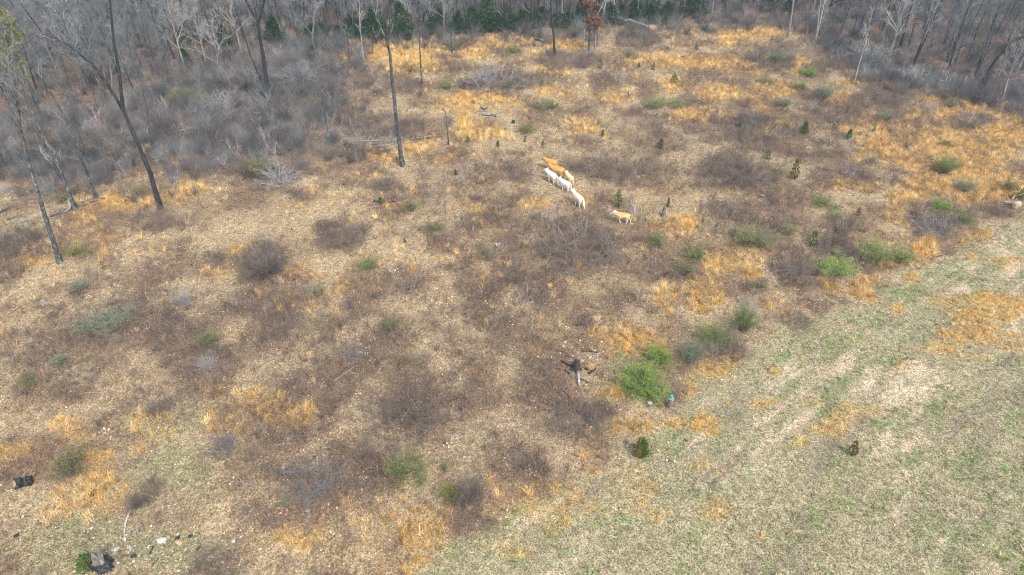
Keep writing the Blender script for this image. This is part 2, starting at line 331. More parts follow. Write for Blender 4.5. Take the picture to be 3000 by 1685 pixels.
def rvec(r): return Vector((r.gauss(0, 1), r.gauss(0, 1), r.gauss(0, 1)))
def branch(V, Fc, p, d, L, rad, lvl, r, cfg):
    nseg = cfg['seg'][lvl]; pts = [p.copy()]; d = d.normalized(); dirs = []
    for i in range(nseg):
        d = (d + rvec(r) * cfg['wob'][lvl] + Vector((0, 0, cfg['up'][lvl]))).normalized()
        dirs.append(d); pts.append(pts[-1] + d * (L / nseg))
    last = lvl == cfg['max']
    rr = [rad * (1 - .75 * i / nseg) for i in range(nseg + 1)]
    rr[-1] = 0.0
    tube(V, Fc, pts, rr, cfg['k'][lvl])
    if last: return
    n = cfg['n'][lvl]
    for j in range(n):
        t = (.25 + .75 * (j + r.random()) / n); f = t * nseg; i = min(int(f), nseg - 1)
        q = pts[i].lerp(pts[i + 1], f - i); dd = dirs[i]
        s = dd.cross(rvec(r)).normalized(); a = math.radians(r.uniform(25, 60))
        nd = dd * math.cos(a) + s * math.sin(a)
        branch(V, Fc, q, nd, L * cfg['lr'][lvl] * r.uniform(.6, 1.15) * (1.15 - .5 * t), max(rad * (1 - .75 * t) * .55, cfg['rmin']), lvl + 1, r, cfg)
CFG_TREE = dict(seg=[5, 4, 3, 2], wob=[.10, .14, .18, .2], up=[.07, .06, .05, .03], k=[5, 4, 3, 3], n=[6, 5, 4, 0], lr=[.5, .5, .55, .5], max=3, rmin=.012)
CFG_TREE2 = dict(CFG_TREE, max=2, n=[7, 6, 0, 0])
def build_tree(seed, trunk_pts, trunk_r, crown_from, nb, blen, cfg=CFG_TREE, fork=None, spread=(30, 60), tip=.15):
    """trunk as a tapering tube through given points; branches leave it above crown_from (fraction)."""
    r = random.Random(seed); TV, TF, CV, CF = [], [], [], []
    n = len(trunk_pts)
    rad = [trunk_r * ((1 + .35 * math.exp(-i * 2.2)) * (1 - (1 - tip) * (i / (n - 1)) ** 1.1)) for i in range(n)]
    tube(TV, TF, trunk_pts, rad, 8)
    tot = n - 1
    for j in range(nb):
        t = crown_from + (1 - crown_from) * ((j + r.random()) / nb) ** .85; f = min(t * tot, tot - 1e-4); i = int(f)
        q = trunk_pts[i].lerp(trunk_pts[i + 1], f - i); dd = (trunk_pts[i + 1] - trunk_pts[i]).normalized()
        az = r.uniform(0, 2 * math.pi); s = Vector((math.cos(az), math.sin(az), 0)); s = (s - dd * s.dot(dd)).normalized()
        a = math.radians(r.uniform(*spread)) * (1.15 - .5 * t)
        rl = (rad[i] * (1 - f + i) + rad[i + 1] * (f - i))
        branch(CV, CF, q, dd * math.cos(a) + s * math.sin(a), blen * r.uniform(.6, 1.1) * (1.2 - .55 * (t - crown_from) / (1 - crown_from + 1e-6)), max(rl * .5, .02), 0, r, cfg)
    return TV, TF, CV, CF
def rand_quads(P, N, size, r, aspect=1.6):
    """leaf faces at points P leaning to directions N."""
    V, Fc, va = [], [], []
    for p, nn in zip(P, N):
        a = (nn + rvec(r) * .6).normalized(); b = a.cross(rvec(r)).normalized(); s = size * r.uniform(.6, 1.3)
        q = len(V); V += [p - b * s * .5, p + a * s * aspect * .5 - b * s * .1, p + b * s * .5 + a * s * aspect * .3, p + a * s * aspect]
        Fc.append((q, q + 1, q + 3, q + 2)); va.append(r.random())
    return V, Fc, va

# ------------------------------------------------------------------ ground
def axis(lo, hi, step, far):
    core = np.arange(lo, hi + step * .5, step); out = [hi + step * 2]; s = step * 2
    while out[-1] < far: s *= 1.6; out.append(out[-1] + s)
    inn = [lo - step * 2]; s = step * 2
    while inn[-1] > -far: s *= 1.6; inn.append(inn[-1] - s)
    return np.concatenate([inn[::-1], core, out])
gx = axis(-118, 118, .5, 700); gy = axis(12, 165, .45, 700)
GX, GY = np.meshgrid(gx, gy); gxf, gyf = GX.ravel(), GY.ravel(); gz = height(gxf, gyf)
gm = masks(gxf, gyf, gz); gcol = ground_colour(gm)
nx, ny = len(gx), len(gy)
me = bpy.data.meshes.new('ground'); me.vertices.add(nx * ny); me.vertices.foreach_set('co', np.stack([gxf, gyf, gz], 1).astype(np.float32).ravel())
ii, jj = np.meshgrid(np.arange(nx - 1), np.arange(ny - 1)); q = (jj * nx + ii).ravel()
quads = np.stack([q, q + 1, q + nx + 1, q + nx], 1).astype(np.int32)
me.loops.add(quads.size); me.loops.foreach_set('vertex_index', quads.ravel()); me.polygons.add(len(quads))
me.polygons.foreach_set('loop_start', np.arange(0, quads.size, 4, dtype=np.int32)); me.polygons.foreach_set('use_smooth', np.ones(len(quads), bool))
me.update(calc_edges=True)
ca = me.attributes.new('ground', 'FLOAT_COLOR', 'POINT'); ca.data.foreach_set('color', np.concatenate([gcol, np.ones((len(gcol), 1))], 1).astype(np.float32).ravel())
me.materials.append(mat_ground())
tag(link('ground', me), 'dry straw coloured clearing and mown field with leaf litter under the woods', 'ground', kind='structure')

# ------------------------------------------------------------------ scattered plants nobody could count
def tuft_mesh(name, seed, nb, rad, h, wd, lean, droop=.3, twigs=0):
    r = random.Random(seed); V, Fc, va = [], [], []
    def blade(p, d, L, wdt, v):
        s = d.cross(rvec(r)).normalized() * wdt * .5
        m = p + d * L * .55; e = m + (d + Vector((0, 0, -droop))).normalized() * L * .45
        q = len(V); V.extend([p - s, p + s, m - s * .8, m + s * .8, e]); Fc.extend([(q, q + 1, q + 3, q + 2), (q + 2, q + 3, q + 4)]); va.extend([v, v])
        return m, e
    for i in range(nb):
        a = r.uniform(0, 6.283); rr = rad * math.sqrt(r.random()); p = Vector((rr * math.cos(a), rr * math.sin(a), -.02))
        b = r.uniform(0, 6.283); l = lean * r.uniform(.4, 1.2); d = Vector((math.sin(l) * math.cos(b), math.sin(l) * math.sin(b), math.cos(l)))
        v = r.random(); L = h * r.uniform(.55, 1.1); m, e = blade(p, d, L, wd * r.uniform(.7, 1.3), v)
        for k in range(twigs):
            t = r.uniform(.3, .95); nd = (d + rvec(r) * .55).normalized(); blade(p + d * L * t, nd, L * r.uniform(.2, .45), wd * .55, min(1, max(0, v + r.uniform(-.2, .2))))
    return mesh_from(name, V, Fc, M_TUFT, vary=va)
def scatter(name, label, pts, rz, scl, tint, meshes, seed=0, tilt=0.12):
    rng = np.random.default_rng(seed); n = len(pts)
    me = bpy.data.meshes.new(name); me.vertices.add(n); me.vertices.foreach_set('co', pts.astype(np.float32).ravel())
    def at(nm, ty, key, arr):
        a = me.attributes.new(nm, ty, 'POINT'); a.data.foreach_set(key, arr)
    rot = np.stack([rng.normal(0, tilt, n), rng.normal(0, tilt, n), rz], 1)
    at('rot', 'FLOAT_VECTOR', 'vector', rot.astype(np.float32).ravel()); at('scl', 'FLOAT_VECTOR', 'vector', scl.astype(np.float32).ravel())
    at('tint', 'FLOAT_COLOR', 'color', np.concatenate([tint, np.ones((n, 1))], 1).astype(np.float32).ravel())
    at('pick', 'INT', 'value', rng.integers(0, len(meshes), n).astype(np.int32))
    o = link(name, me); tag(o, label, 'undergrowth', kind='stuff')
    g = bpy.data.node_groups.new(name + '_scatter', 'GeometryNodeTree')
    g.interface.new_socket('Geometry', in_out='INPUT', socket_type='NodeSocketGeometry'); g.interface.new_socket('Geometry', in_out='OUTPUT', socket_type='NodeSocketGeometry')
    gi = g.nodes.new('NodeGroupInput'); go = g.nodes.new('NodeGroupOutput'); ip = g.nodes.new('GeometryNodeInstanceOnPoints'); jn = g.nodes.new('GeometryNodeJoinGeometry')
    for m in reversed(meshes):
        src = bpy.data.objects.new(m.name, m)
        oi = g.nodes.new('GeometryNodeObjectInfo'); oi.inputs['Object'].default_value = src; oi.inputs['As Instance'].default_value = True
        g.links.new(oi.outputs['Geometry'], jn.inputs[0])
    def na(nm, ty):
        x = g.nodes.new('GeometryNodeInputNamedAttribute'); x.data_type = ty; x.inputs['Name'].default_value = nm; return x.outputs[0]
    e2r = g.nodes.new('FunctionNodeEulerToRotation')
    g.links.new(gi.outputs[0], ip.inputs['Points']); g.links.new(jn.outputs[0], ip.inputs['Instance']); ip.inputs['Pick Instance'].default_value = True
    g.links.new(na('pick', 'INT'), ip.inputs['Instance Index']); g.links.new(na('rot', 'FLOAT_VECTOR'), e2r.inputs[0]); g.links.new(e2r.outputs[0], ip.inputs['Rotation'])
    g.links.new(na('scl', 'FLOAT_VECTOR'), ip.inputs['Scale']); g.links.new(ip.outputs[0], go.inputs[0])
    md = o.modifiers.new('scatter', 'NODES'); md.node_group = g
    return o
def candidates(cell, seed, margin=260):
    rng = np.random.default_rng(seed); xs = np.arange(-135, 135, cell); ys = np.arange(13, 152, cell); X, Y = np.meshgrid(xs, ys)
    X = X.ravel() + rng.uniform(0, cell, X.size); Y = Y.ravel() + rng.uniform(0, cell, Y.size); Z = height(X, Y)
    px, py, zc = project(X, Y, Z); k = (zc > 3) & (px > -margin) & (px < 3000 + margin) & (py > -60) & (py < 1685 + margin)
    X, Y, Z = X[k], Y[k], Z[k]; m = masks(X, Y, Z); tr = np.ones(len(X))
    for cw in COWS:
        g1, g2 = gpt(cw[0], cw[1]), gpt(cw[2], cw[3]); e = (g1 + g2) / 2
        tr *= 1 - .95 * sstep(2.0, 1.1, np.hypot(X - e.x, (Y - e.y + .5) * .8))
    m['brush'] = m['brush'] * tr; m['orange'] = m['orange'] * tr; m['trodden'] = tr
    return X, Y, Z, m, rng
def emit(name, label, X, Y, Z, keep, rng, smin, smax, tint, meshes, seed, hs=(.8, 1.25), tilt=.12, jitter=.27):
    k = np.nonzero(keep)[0]; n = len(k); s = rng.uniform(smin, smax, n); hz = s * rng.uniform(*hs, n)
    tint = tint[k] * (1 + rng.normal(0, jitter, (n, 1))) * (1 + rng.normal(0, .035, (n, 3)))
    return scatter(name, label, np.stack([X[k], Y[k], Z[k]], 1), rng.uniform(0, 6.283, n), np.stack([s, s, hz], 1), np.clip(tint, .01, 1), meshes, seed, tilt)
straw_m = [tuft_mesh('straw_tuft', 10 + i, 22, .17, .25, .020, 1.0) for i in range(5)]
sedge_m = [tuft_mesh('sedge_tuft', 30 + i, 46, .20, .72, .014, .5, .35) for i in range(5)]
brush_m = [tuft_mesh('bramble_stems', 50 + i, 16, .30, .85, .012, .5, .2, twigs=7) for i in range(5)]
tall_m = [tuft_mesh('thicket_stems', 70 + i, 8, .35, 1.9, .020, .5, .12, twigs=12) for i in range(5)]
green_m = [tuft_mesh('green_tuft', 90 + i, 22, .22, .13, .022, .8) for i in range(3)]

X, Y, Z, m, rng = candidates(.31, 1)
c = ground_colour(m) * 1.30
dens = (.85 - .35 * m['field'] - .5 * m['wood'] - .3 * m['brush'] - .35 * sstep(.6, .75, m['row']) * m['field'])
hgt = 1 - .5 * m['field']
emit('dry_grass', 'matted straw coloured dry grass all over the clearing', X, Y, Z, rng.random(len(X)) < dens, rng, .7, 1.25, c, straw_m, 1, hs=(.45, 1.0), tilt=.2)
X, Y, Z, m, rng = candidates(.40, 2)
c = mixc(np.broadcast_to(C_OR, (len(X), 3)), C3(.68, .52, .28), sstep(.4, .7, vnoise(X * 1.7, Y * 1.7, 5)) * .8)
o_d = m['orange'] * (.12 + 1.15 * sstep(.34, .60, m['n1'])) + .07 * (1 - m['field']) * (1 - m['wood']) * sstep(.45, .7, m['n2']) * (1 - m['brush']) + .03 * m['field'] * sstep(.5, .7, m['n1'])
fs = 1 - .35 * m['field'][rng.random(len(X)) < 2]
keep = rng.random(len(X)) < o_d
emit('broomsedge', 'golden orange tufts of broomsedge grass in drifts', X, Y, Z, keep & (m['field'] < .5), rng, .6, 1.1, c, sedge_m, 2)
emit('field_broomsedge', 'short orange dry grass tufts in the mown field', X, Y, Z, keep & (m['field'] >= .5), rng, .4, .75, c, sedge_m, 12)
X, Y, Z, m, rng = candidates(.36, 3)
c = mixc(np.broadcast_to(C3(.165, .132, .108), (len(X), 3)), C3(.25, .19, .145), sstep(.4, .7, vnoise(X * .8, Y * .8, 8)))
c = mixc(c, C3(.18, .17, .165), m['thicket'] * .6)
b_d = m['brush'] * .75 * (.4 + .9 * sstep(.65, .35, m['n1'])) + .24 * sstep(.75, .35, m['n1']) * (1 - m['field']) * (1 - m['orange'] * .8) * (1 - m['straw']) * (1 - m['green']) + .25 * m['thicket']
emit('brambles', 'grey brown leafless bramble and weed stems', X, Y, Z, rng.random(len(X)) < b_d * m['trodden'], rng, .45, 1.15, c, brush_m, 3)
X, Y, Z, m, rng = candidates(.85, 4)
c = mixc(np.broadcast_to(C3(.135, .135, .135), (len(X), 3)), C3(.33, .325, .32), rng.random(len(X)) ** 2)
t_d = m['thicket'] * .28 + m['wood'] * .15 + .05 * m['brush'] * (Y > 45)
emit('thicket', 'tall leafless grey sapling thicket before and under the woods', X, Y, Z, rng.random(len(X)) < t_d, rng, .5, 1.35, c, tall_m, 4)
X, Y, Z, m, rng = candidates(.40, 5)
c = mixc(np.broadcast_to(C3(.13, .19, .055), (len(X), 3)), C3(.21, .24, .10), rng.random(len(X)))
g_d = m['field'] * (.03 + .42 * sstep(.50, .66, m['rowb'])) + m['green'] * .45 * sstep(.4, .65, m['n1']) + .012
emit('green_grass', 'short new green grass sprouting through the straw', X, Y, Z, (rng.random(len(X)) < g_d) & (m['wood'] < .4), rng, .5, 1.1, c, green_m, 5)
# fallen leaves and pebbles
def litter_mesh(seed):
    r = random.Random(seed); V, Fc, va = [], [], []
    for i in range(9):
        p = Vector((r.uniform(-.35, .35), r.uniform(-.35, .35), r.uniform(.015, .05))); s = r.uniform(.035, .085); a = r.uniform(0, 6.28)
        u = Vector((math.cos(a), math.sin(a), r.uniform(-.3, .3))) * s; v = Vector((-math.sin(a), math.cos(a), r.uniform(-.3, .3))) * s * .8
        q = len(V); V += [p - u, p - v, p + u, p + v]; Fc.append((q, q + 1, q + 2, q + 3)); va.append(r.random())
    return mesh_from('leaf_litter', V, Fc, M_TUFT, vary=va)
def rock_mesh(name, seed, mat, sub=1):
    import bmesh
    bm = bmesh.new(); bmesh.ops.create_icosphere(bm, subdivisions=sub, radius=1); r = random.Random(seed)
    sx, sy, sz = r.uniform(.8, 1.2), r.uniform(.65, 1.0), r.uniform(.45, .75)
    for v in bm.verts:
        k = r.uniform(.75, 1.15); v.co = Vector((v.co.x * sx * k, v.co.y * sy * k, v.co.z * sz * k))
    me = bpy.data.meshes.new(name); bm.to_mesh(me); bm.free(); me.materials.append(mat)
    if sub == 1:
        a = me.attributes.new('vary', 'FLOAT', 'FACE'); a.data.foreach_set('value', [.5] * len(me.polygons))
    return me
X, Y, Z, m, rng = candidates(.5, 6)
c = mixc(np.broadcast_to(C3(.20, .115, .07), (len(X), 3)), C3(.44, .32, .22), rng.random(len(X)))
l_d = (1 - m['field'] * .9) * (.22 + .5 * m['brush'] + .3 * m['wood']) * (1 - .6 * m['orange'])
emit('leaf_litter', 'fallen brown leaves lying among the brush', X, Y, Z, rng.random(len(X)) < l_d, rng, .7, 1.3, c, [litter_mesh(i) for i in range(3)], 6, jitter=.25)
X, Y, Z, m, rng = candidates(.8, 7)
peb = ell(m['px'], m['py'], [(480,1600,300,90,1),(1690,1025,90,40,1),(2030,1200,90,60,.6),(1880,1330,80,60,.5),(1480,340,40,60,.4)], 1.3)
c = mixc(np.broadcast_to(C3(.55, .50, .44), (len(X), 3)), C3(.72, .70, .67), rng.random(len(X)))
emit('pebbles', 'small pale limestone pebbles strewn over the ground', X, Y, Z + .02, (rng.random(len(X)) < (.018 + .8 * peb)) & (m['wood'] < .3), rng, .025, .085, c, [rock_mesh('pebble', i, M_TUFT) for i in range(4)], 7)
# PART2
# ------------------------------------------------------------------ trees
def straight(h, r, n=9, lean=.03):
    d = Vector((r.gauss(0, lean), r.gauss(0, lean), 1)); p = Vector((0, 0, -.2)); out = [p.copy()]
    for i in range(n):
        d = (d + Vector((r.gauss(0, .03), r.gauss(0, .03), .02))).normalized(); p = p + d * (h / n); out.append(p.copy())
    return out
WOOD_VAR = []
for i in range(10):
    r = random.Random(300 + i); h = r.uniform(8.5, 14.5)
    TV, TF, CV, CF = build_tree(400 + i, straight(h, r, lean=.05), .06 + .009 * h * r.uniform(.7, 1.2), r.uniform(.14, .34), r.randint(16, 22), r.uniform(2.4, 3.8), dict(CFG_TREE, n=[7, 5, 3, 0], rmin=.014), spread=(25, 60))
    mb, mt = (M_DARKBARK, M_TWIG) if i in (1, 4, 6) else ((M_PALEBARK, M_TWIGP) if i == 8 else (M_BARK, M_TWIG))
    WOOD_VAR.append((mesh_from('trunk', TV, TF, mb, True), mesh_from('crown', CV, CF, mt)))
def plant(variant, name, loc, label, cat, group, rz, sc, parts=('trunk', 'crown')):
    o = root(name, loc, label, cat, group, rz, sc)
    for p, me_ in zip(parts, variant): link(p, me_, o)
    return o
rng = np.random.default_rng(77); taken = []
cand = []
for _ in range(16000):
    x, y = rng.uniform(-135, 135), rng.uniform(55, 160); z = float(height(x, y))
    px, py, zc = project(x, y, z); px, py = float(px), float(py)
    if not (-330 < px < 3330 and -70 < py): continue
    yw = float(np.interp(px, WOOD_X, WOOD_Y))
    if py < yw - 2: cand.append((x, y, z, px, py, yw))
wood = []; CELL = {}
def free(p, d):
    i, j = int(p[0] // 4), int(p[1] // 4)
    for a in (-1, 0, 1):
        for b in (-1, 0, 1):
            for q in CELL.get((i + a, j + b), ()):
                if (q[0] - p[0]) ** 2 + (q[1] - p[1]) ** 2 < d * d: return False
    CELL.setdefault((i, j), []).append(p); return True
for cd in cand:
    if free(cd, 2.9 if cd[3] < 850 else (2.3 if cd[3] < 2330 else 3.6)): wood.append(cd)
wood.sort(key=lambda c_: c_[1] + (0 if -20 < c_[3] < 3020 and c_[4] > 0 else 200))
near, rest = wood[:300], wood[300:]
TREES_BY = {0: ('bare grey hardwood tree in the dense woods left of the clearing', 'woods left of the clearing'),
            1: ('bare hardwood tree in the wood line along the far edge of the clearing', 'wood line behind the clearing'),
            2: ('bare hardwood tree on the leaf covered slope right of the clearing', 'woods right of the clearing')}
for i, (x, y, z, px, py, yw) in enumerate(near):
    reg = 0 if px < 900 else (1 if px < 2330 else 2); lb, gp = TREES_BY[reg]
    s = float(rng.uniform(.75, 1.25)); v = int(rng.integers(0, len(WOOD_VAR)))
    plant(WOOD_VAR[v], 'woodland_tree', (x, y, z), lb, 'tree', gp, float(rng.uniform(0, 6.28)), (s * .95, s * .95, s))
def joined(a, b):
    V = [v.co.copy() for v in a.vertices] + [v.co.copy() for v in b.vertices]; k = len(a.vertices)
    me_ = mesh_from('far_tree', V, [tuple(p.vertices) for p in a.polygons] + [tuple(i + k for i in p.vertices) for p in b.polygons])
    me_.materials.append(a.materials[0]); me_.materials.append(b.materials[0])
    me_.polygons.foreach_set('material_index', [0] * len(a.polygons) + [1] * len(b.polygons)); return me_
if rest:
    R_ = np.array([c_[:3] for c_ in rest]); n = len(R_); sc = rng.uniform(.75, 1.25, n)
    fw = scatter('far_woods', 'bare trees farther back in the woods that merge into one grey mass', R_, rng.uniform(0, 6.28, n), np.stack([sc, sc, sc], 1), np.ones((n, 3)), [joined(*v) for v in WOOD_VAR[:6]], 9, .03)
    fw['category'] = 'woods'
print('wood', len(wood))

# trees that stand out, each with the line of its own trunk
def px_tree(base, pts, rad, label, mats, crown_from, nb, blen, total=None, seed=0, stems=(), cfg=CFG_TREE, name='bare_tree', spread=(25, 50), leaves=None):
    b = gpt(*base); W = [b + Vector((0, 0, -.3))] + [at_plane(q[0], q[1], b.y) for q in pts]
    r = random.Random(seed); d = (W[-1] - W[-2]).normalized()
    h = total or 18
    while W[-1].z - b.z < h:
        d = (d + Vector((r.gauss(0, .06), r.gauss(0, .08), .10))).normalized(); W.append(W[-1] + d * 2.2)
    P = []
    for i in range(len(W) - 1):
        n = max(1, int((W[i + 1] - W[i]).length / 1.6))
        for j in range(n): P.append(W[i].lerp(W[i + 1], j / n) + Vector((r.gauss(0, .03), r.gauss(0, .05), 0)))
    P.append(W[-1]); P = [p - b for p in P]
    TV, TF, CV, CF = build_tree(seed, P, rad, crown_from, nb, blen, cfg, spread=spread)
    for st in stems:                                # further main stems: list of pixel points, the first on the trunk
        Q = [at_plane(q[0], q[1], b.y) - b for q in st]; dd = (Q[-1] - Q[-2]).normalized()
        Q[0] = min(P, key=lambda p: (p - Q[0]).length)
        for k in range(4):
            dd = (dd + Vector((r.gauss(0, .1), r.gauss(0, .15), .12))).normalized(); Q.append(Q[-1] + dd * 1.5)
        t2, f2, c2, g2 = build_tree(seed + 7, Q, rad * .55, .3, max(5, nb // 2), blen * .7, cfg, spread=spread, tip=.2)
        o1 = len(TV); TV += t2; TF += [tuple(i + o1 for i in f) for f in f2]; o2 = len(CV); CV += c2; CF += [tuple(i + o2 for i in f) for f in g2]
    o = root(name, b, label, 'tree')
    link('trunk', mesh_from('trunk', TV, TF, mats[0], True), o); link('crown', mesh_from('crown', CV, CF, mats[1]), o)
    if leaves:
        P2 = [Vector(CV[k]) for k in range(0, len(CV))]; r2 = random.Random(seed + 3); P2 = [p for p in P2 if r2.random() < leaves[1] and p.z < leaves[2] and p.z > leaves[3]]
        V, Fc, va = rand_quads(P2, [rvec(r2) for _ in P2], leaves[4], r2); link('foliage', mesh_from('foliage', V, Fc, leaves[0], vary=va), o)
    taken.append((b.x, b.y)); return o
BK, DK, PL = (M_BARK, M_TWIG), (M_DARKBARK, M_TWIG), (M_PALEBARK, M_TWIGP)
px_tree((175,770), [(140,650),(109,559),(72,430),(50,322),(25,248)], .21, 'lichen covered bare tree at the left edge, the nearest tall trunk', BK, .62, 9, 3.2, 17, 1)
px_tree((222,615), [(190,530),(150,440),(75,290),(40,200)], .20, 'tall grey trunk beside the fallen brush at the left wood edge, second from left', BK, .6, 9, 3.4, 17, 2)
px_tree((283,585), [(240,470),(185,330),(130,240),(90,190)], .15, 'slim grey tree beside the fallen brush, third tall trunk from left', BK, .5, 10, 3.0, 17, 3)
px_tree((470,612), [(440,510),(400,410),(361,322),(310,240),(272,194),(200,130),(128,100),(60,10)], .25, 'big forked bare tree leaning left behind the orange grass', DK, .55, 12, 4.0, 17, 4, stems=[[(361,322),(349,210),(334,128),(325,40)]])
px_tree((445,440), [(432,340),(415,260),(388,186),(372,100)], .13, 'thin straight tree just behind the big forked tree', BK, .5, 9, 2.6, 15, 5)
px_tree((1180,487), [(1168,400),(1160,340),(1150,230),(1142,160),(1135,125),(1110,70),(1088,18)], .25, 'tall lone bare tree standing mid clearing left of the cattle', BK, .66, 8, 4.0, 20, 6,
        stems=[[(1136,128),(1136,80),(1142,0)], [(1138,130),(1152,70),(1150,0)]], cfg=CFG_TREE2, spread=(18, 38))
px_tree((786,285), [(780,230),(770,160),(763,110),(757,66),(735,28),(720,0)], .30, 'dark forked tree with a thick trunk before the left woods', DK, .7, 7, 4.2, 20, 7, stems=[[(757,66),(766,35),(774,0)]], cfg=CFG_TREE2, spread=(20, 40))
px_tree((780,278), [(760,220),(735,165),(700,60)], .14, 'slender dark tree leaning left from the base of the forked dark tree', DK, .6, 8, 2.4, 15, 8)
px_tree((1627,165), [(1622,110),(1617,60),(1613,0)], .20, 'dark straight tree standing out before the far wood line', DK, .35, 14, 3.0, 13, 9)
px_tree((1236,255), [(1234,200),(1229,130),(1232,70),(1236,10)], .12, 'thin pole like bare tree right of the lone tall tree, in orange grass', BK, .4, 12, 1.8, 14, 10)
px_tree((1025,186), [(1020,130),(1014,80)], .14, 'small dark tree at the left end of the far orange grass', BK, .4, 12, 2.2, 11, 11)
px_tree((1065,182), [(1060,130),(1054,60),(1052,10)], .10, 'slim pale twiggy tree at the left end of the far orange grass', PL, .3, 16, 1.7, 13, 12)
px_tree((922,150), [(915,115),(918,80)], .16, 'pale dead spreading tree against the far left evergreens', PL, .25, 10, 4.2, 9, 13, spread=(40, 70))
px_tree((640,210), [(634,140),(626,110)], .10, 'pale branching sapling left of the dark forked tree', PL, .2, 12, 3.2, 7, 14, spread=(45, 80))
px_tree((680,185), [(668,140),(655,90)], .15, 'grey slanting tree behind the pale sapling at left', BK, .5, 9, 2.6, 14, 15)
px_tree((2309,111), [(2316,60),(2325,0)], .18, 'pale straight trunk at the right end of the far wood line', PL, .5, 8, 2.4, 15, 16)
px_tree((2388,125), [(2400,70),(2415,15)], .17, 'pale pair stemmed tree where the right woods begin', PL, .45, 9, 2.6, 15, 17, stems=[[(2395,95),(2398,50),(2405,0)]])
px_tree((2627,167), [(2640,125),(2660,54)], .20, 'dark trunk in the middle of the right hand woods', DK, .5, 10, 3.0, 16, 18)
px_tree((2777,182), [(2800,130),(2824,60),(2846,5)], .26, 'thick lichen grey trunk in the right hand woods', BK, .6, 9, 3.6, 17, 19)
px_tree((2885,230), [(2925,165),(2965,125),(3010,100)], .22, 'dark tree leaning hard right at the right edge of the woods', DK, .5, 10, 3.8, 12, 20)
px_tree((2671,203), [(2690,150),(2703,115)], .13, 'short dark trunk with pale twigs at the foot of the right woods', (M_DARKBARK, M_TWIGP), .3, 12, 2.6, 9, 21)
px_tree((2499,243), [(2515,195),(2535,125),(2545,80)], .12, 'slim pale dead tree standing alone before the right woods', PL, .35, 9, 1.8, 9, 22, cfg=CFG_TREE2)
px_tree((2933,301), [(2945,262),(2955,225)], .15, 'pale crooked dead tree spreading wide by the fallen pole at right', PL, .35, 12, 3.6, 7, 23, cfg=CFG_TREE2, spread=(50, 85))
px_tree((1724,152), [(1726,110),(1730,60)], .15, 'oak holding rust brown dead leaves before the far woods', BK, .15, 16, 2.6, 9.5, 24, spread=(40, 75), leaves=(M_LEAF['rust'], .30, 8, .8, .22))
px_tree((1741,150), [(1745,100),(1752,40),(1765,15)], .12, 'slim pale tree touching the rust leaved oak', PL, .5, 8, 2.4, 12, 25)
px_tree((55,345), [(45,250),(35,180),(28,120)], .16, 'tree with yellow green spring leaves at the upper left edge', BK, .45, 14, 2.8, 11.5, 26, leaves=(M_LEAF['yellow'], .22, 30, 4.5, .20))
px_tree((1325,160), [(1322,110),(1318,60)], .11, 'thin grey tree before the far evergreens', BK, .3, 12, 2.0, 10, 27)
px_tree((960,395), [(955,350),(948,290)], .10, 'short bare trunk in the thicket left of the lone tall tree', BK, .6, 6, 1.5, 7, 28)
px_tree((750,440), [(748,400),(742,350)], .07, 'small leafless sapling in the grey thicket at left', BK, .3, 9, 1.6, 5, 29)
px_tree((1313,425), [(1312,395),(1310,370)], .07, 'small dark leafless sapling right of the lone tall tree', DK, .3, 9, 1.2, 3.4, 30)

# evergreens
def cedar_mesh(seed, n, h=1.0, rad=.30, size=.06, mat=M_CEDAR, ragged=.25):
    r = random.Random(seed); P, N = [], []
    lobes = [(r.uniform(0, 6.28), r.uniform(.15, .85), r.uniform(.6, 1.2)) for _ in range(9)]
    while len(P) < n:
        t = r.random() ** 1.25; z = .08 + t * .92; R = rad * (1 - t) ** .75 * (.25 + .75 * min(1, t / .18)); a = r.uniform(0, 6.28)
        k = 1.0
        for la, lt, lk in lobes:
            dd = abs((a - la + 3.14) % 6.28 - 3.14)
            if dd < .7 and abs(t - lt) < .14: k = lk
        rr = R * k * (r.uniform(.35, 1) ** .6) * (1 + r.gauss(0, ragged * .4))
        p = Vector((rr * math.cos(a), rr * math.sin(a), z)); P.append(p); N.append(Vector((math.cos(a), math.sin(a), .9)))
    V, Fc, va = rand_quads(P, N, size, r, 2.2)
    TV, TF = [], []; tube(TV, TF, [Vector((0, 0, -.05)), Vector((0, 0, .4)), Vector((0, 0, .9))], [.022, .015, 0], 6)
    return mesh_from('trunk', TV, TF, M_DARKBARK, True), mesh_from('foliage', V, Fc, mat, vary=va)
CEDARS = [cedar_mesh(600 + i, 300 + 45 * i, size=.05, rad=.22 + .035 * (i % 5), ragged=.25 + .08 * (i % 4)) for i in range(8)]
CEDARB = [cedar_mesh(620 + i, 360, size=.055, mat=M_CEDARO, rad=.24) for i in range(2)]
BIGCED = [cedar_mesh(640 + i, 1500, rad=.30 + .05 * i, size=.035, mat=M_PINE) for i in range(4)]
def evergreen(px, py, hpx, wk, label, var, group=None, name='cedar_sapling', cat='cedar'):
    b = gpt(px, py); mm = mpp(b); dep = math.atan2(H, b.y); hh = hpx * mm / math.cos(dep)
    r = random.Random(int(px * 7 + py)); s = hh * wk
    taken.append((b.x, b.y))
    o = plant(var[r.randrange(len(var))], name, b, label, cat, group, r.uniform(0, 6.28), (s * r.uniform(.85, 1.2), s * r.uniform(.85, 1.2), hh), ('trunk', 'foliage'))
    o.rotation_euler.x = r.gauss(0, .09); o.rotation_euler.y = r.gauss(0, .09); return o
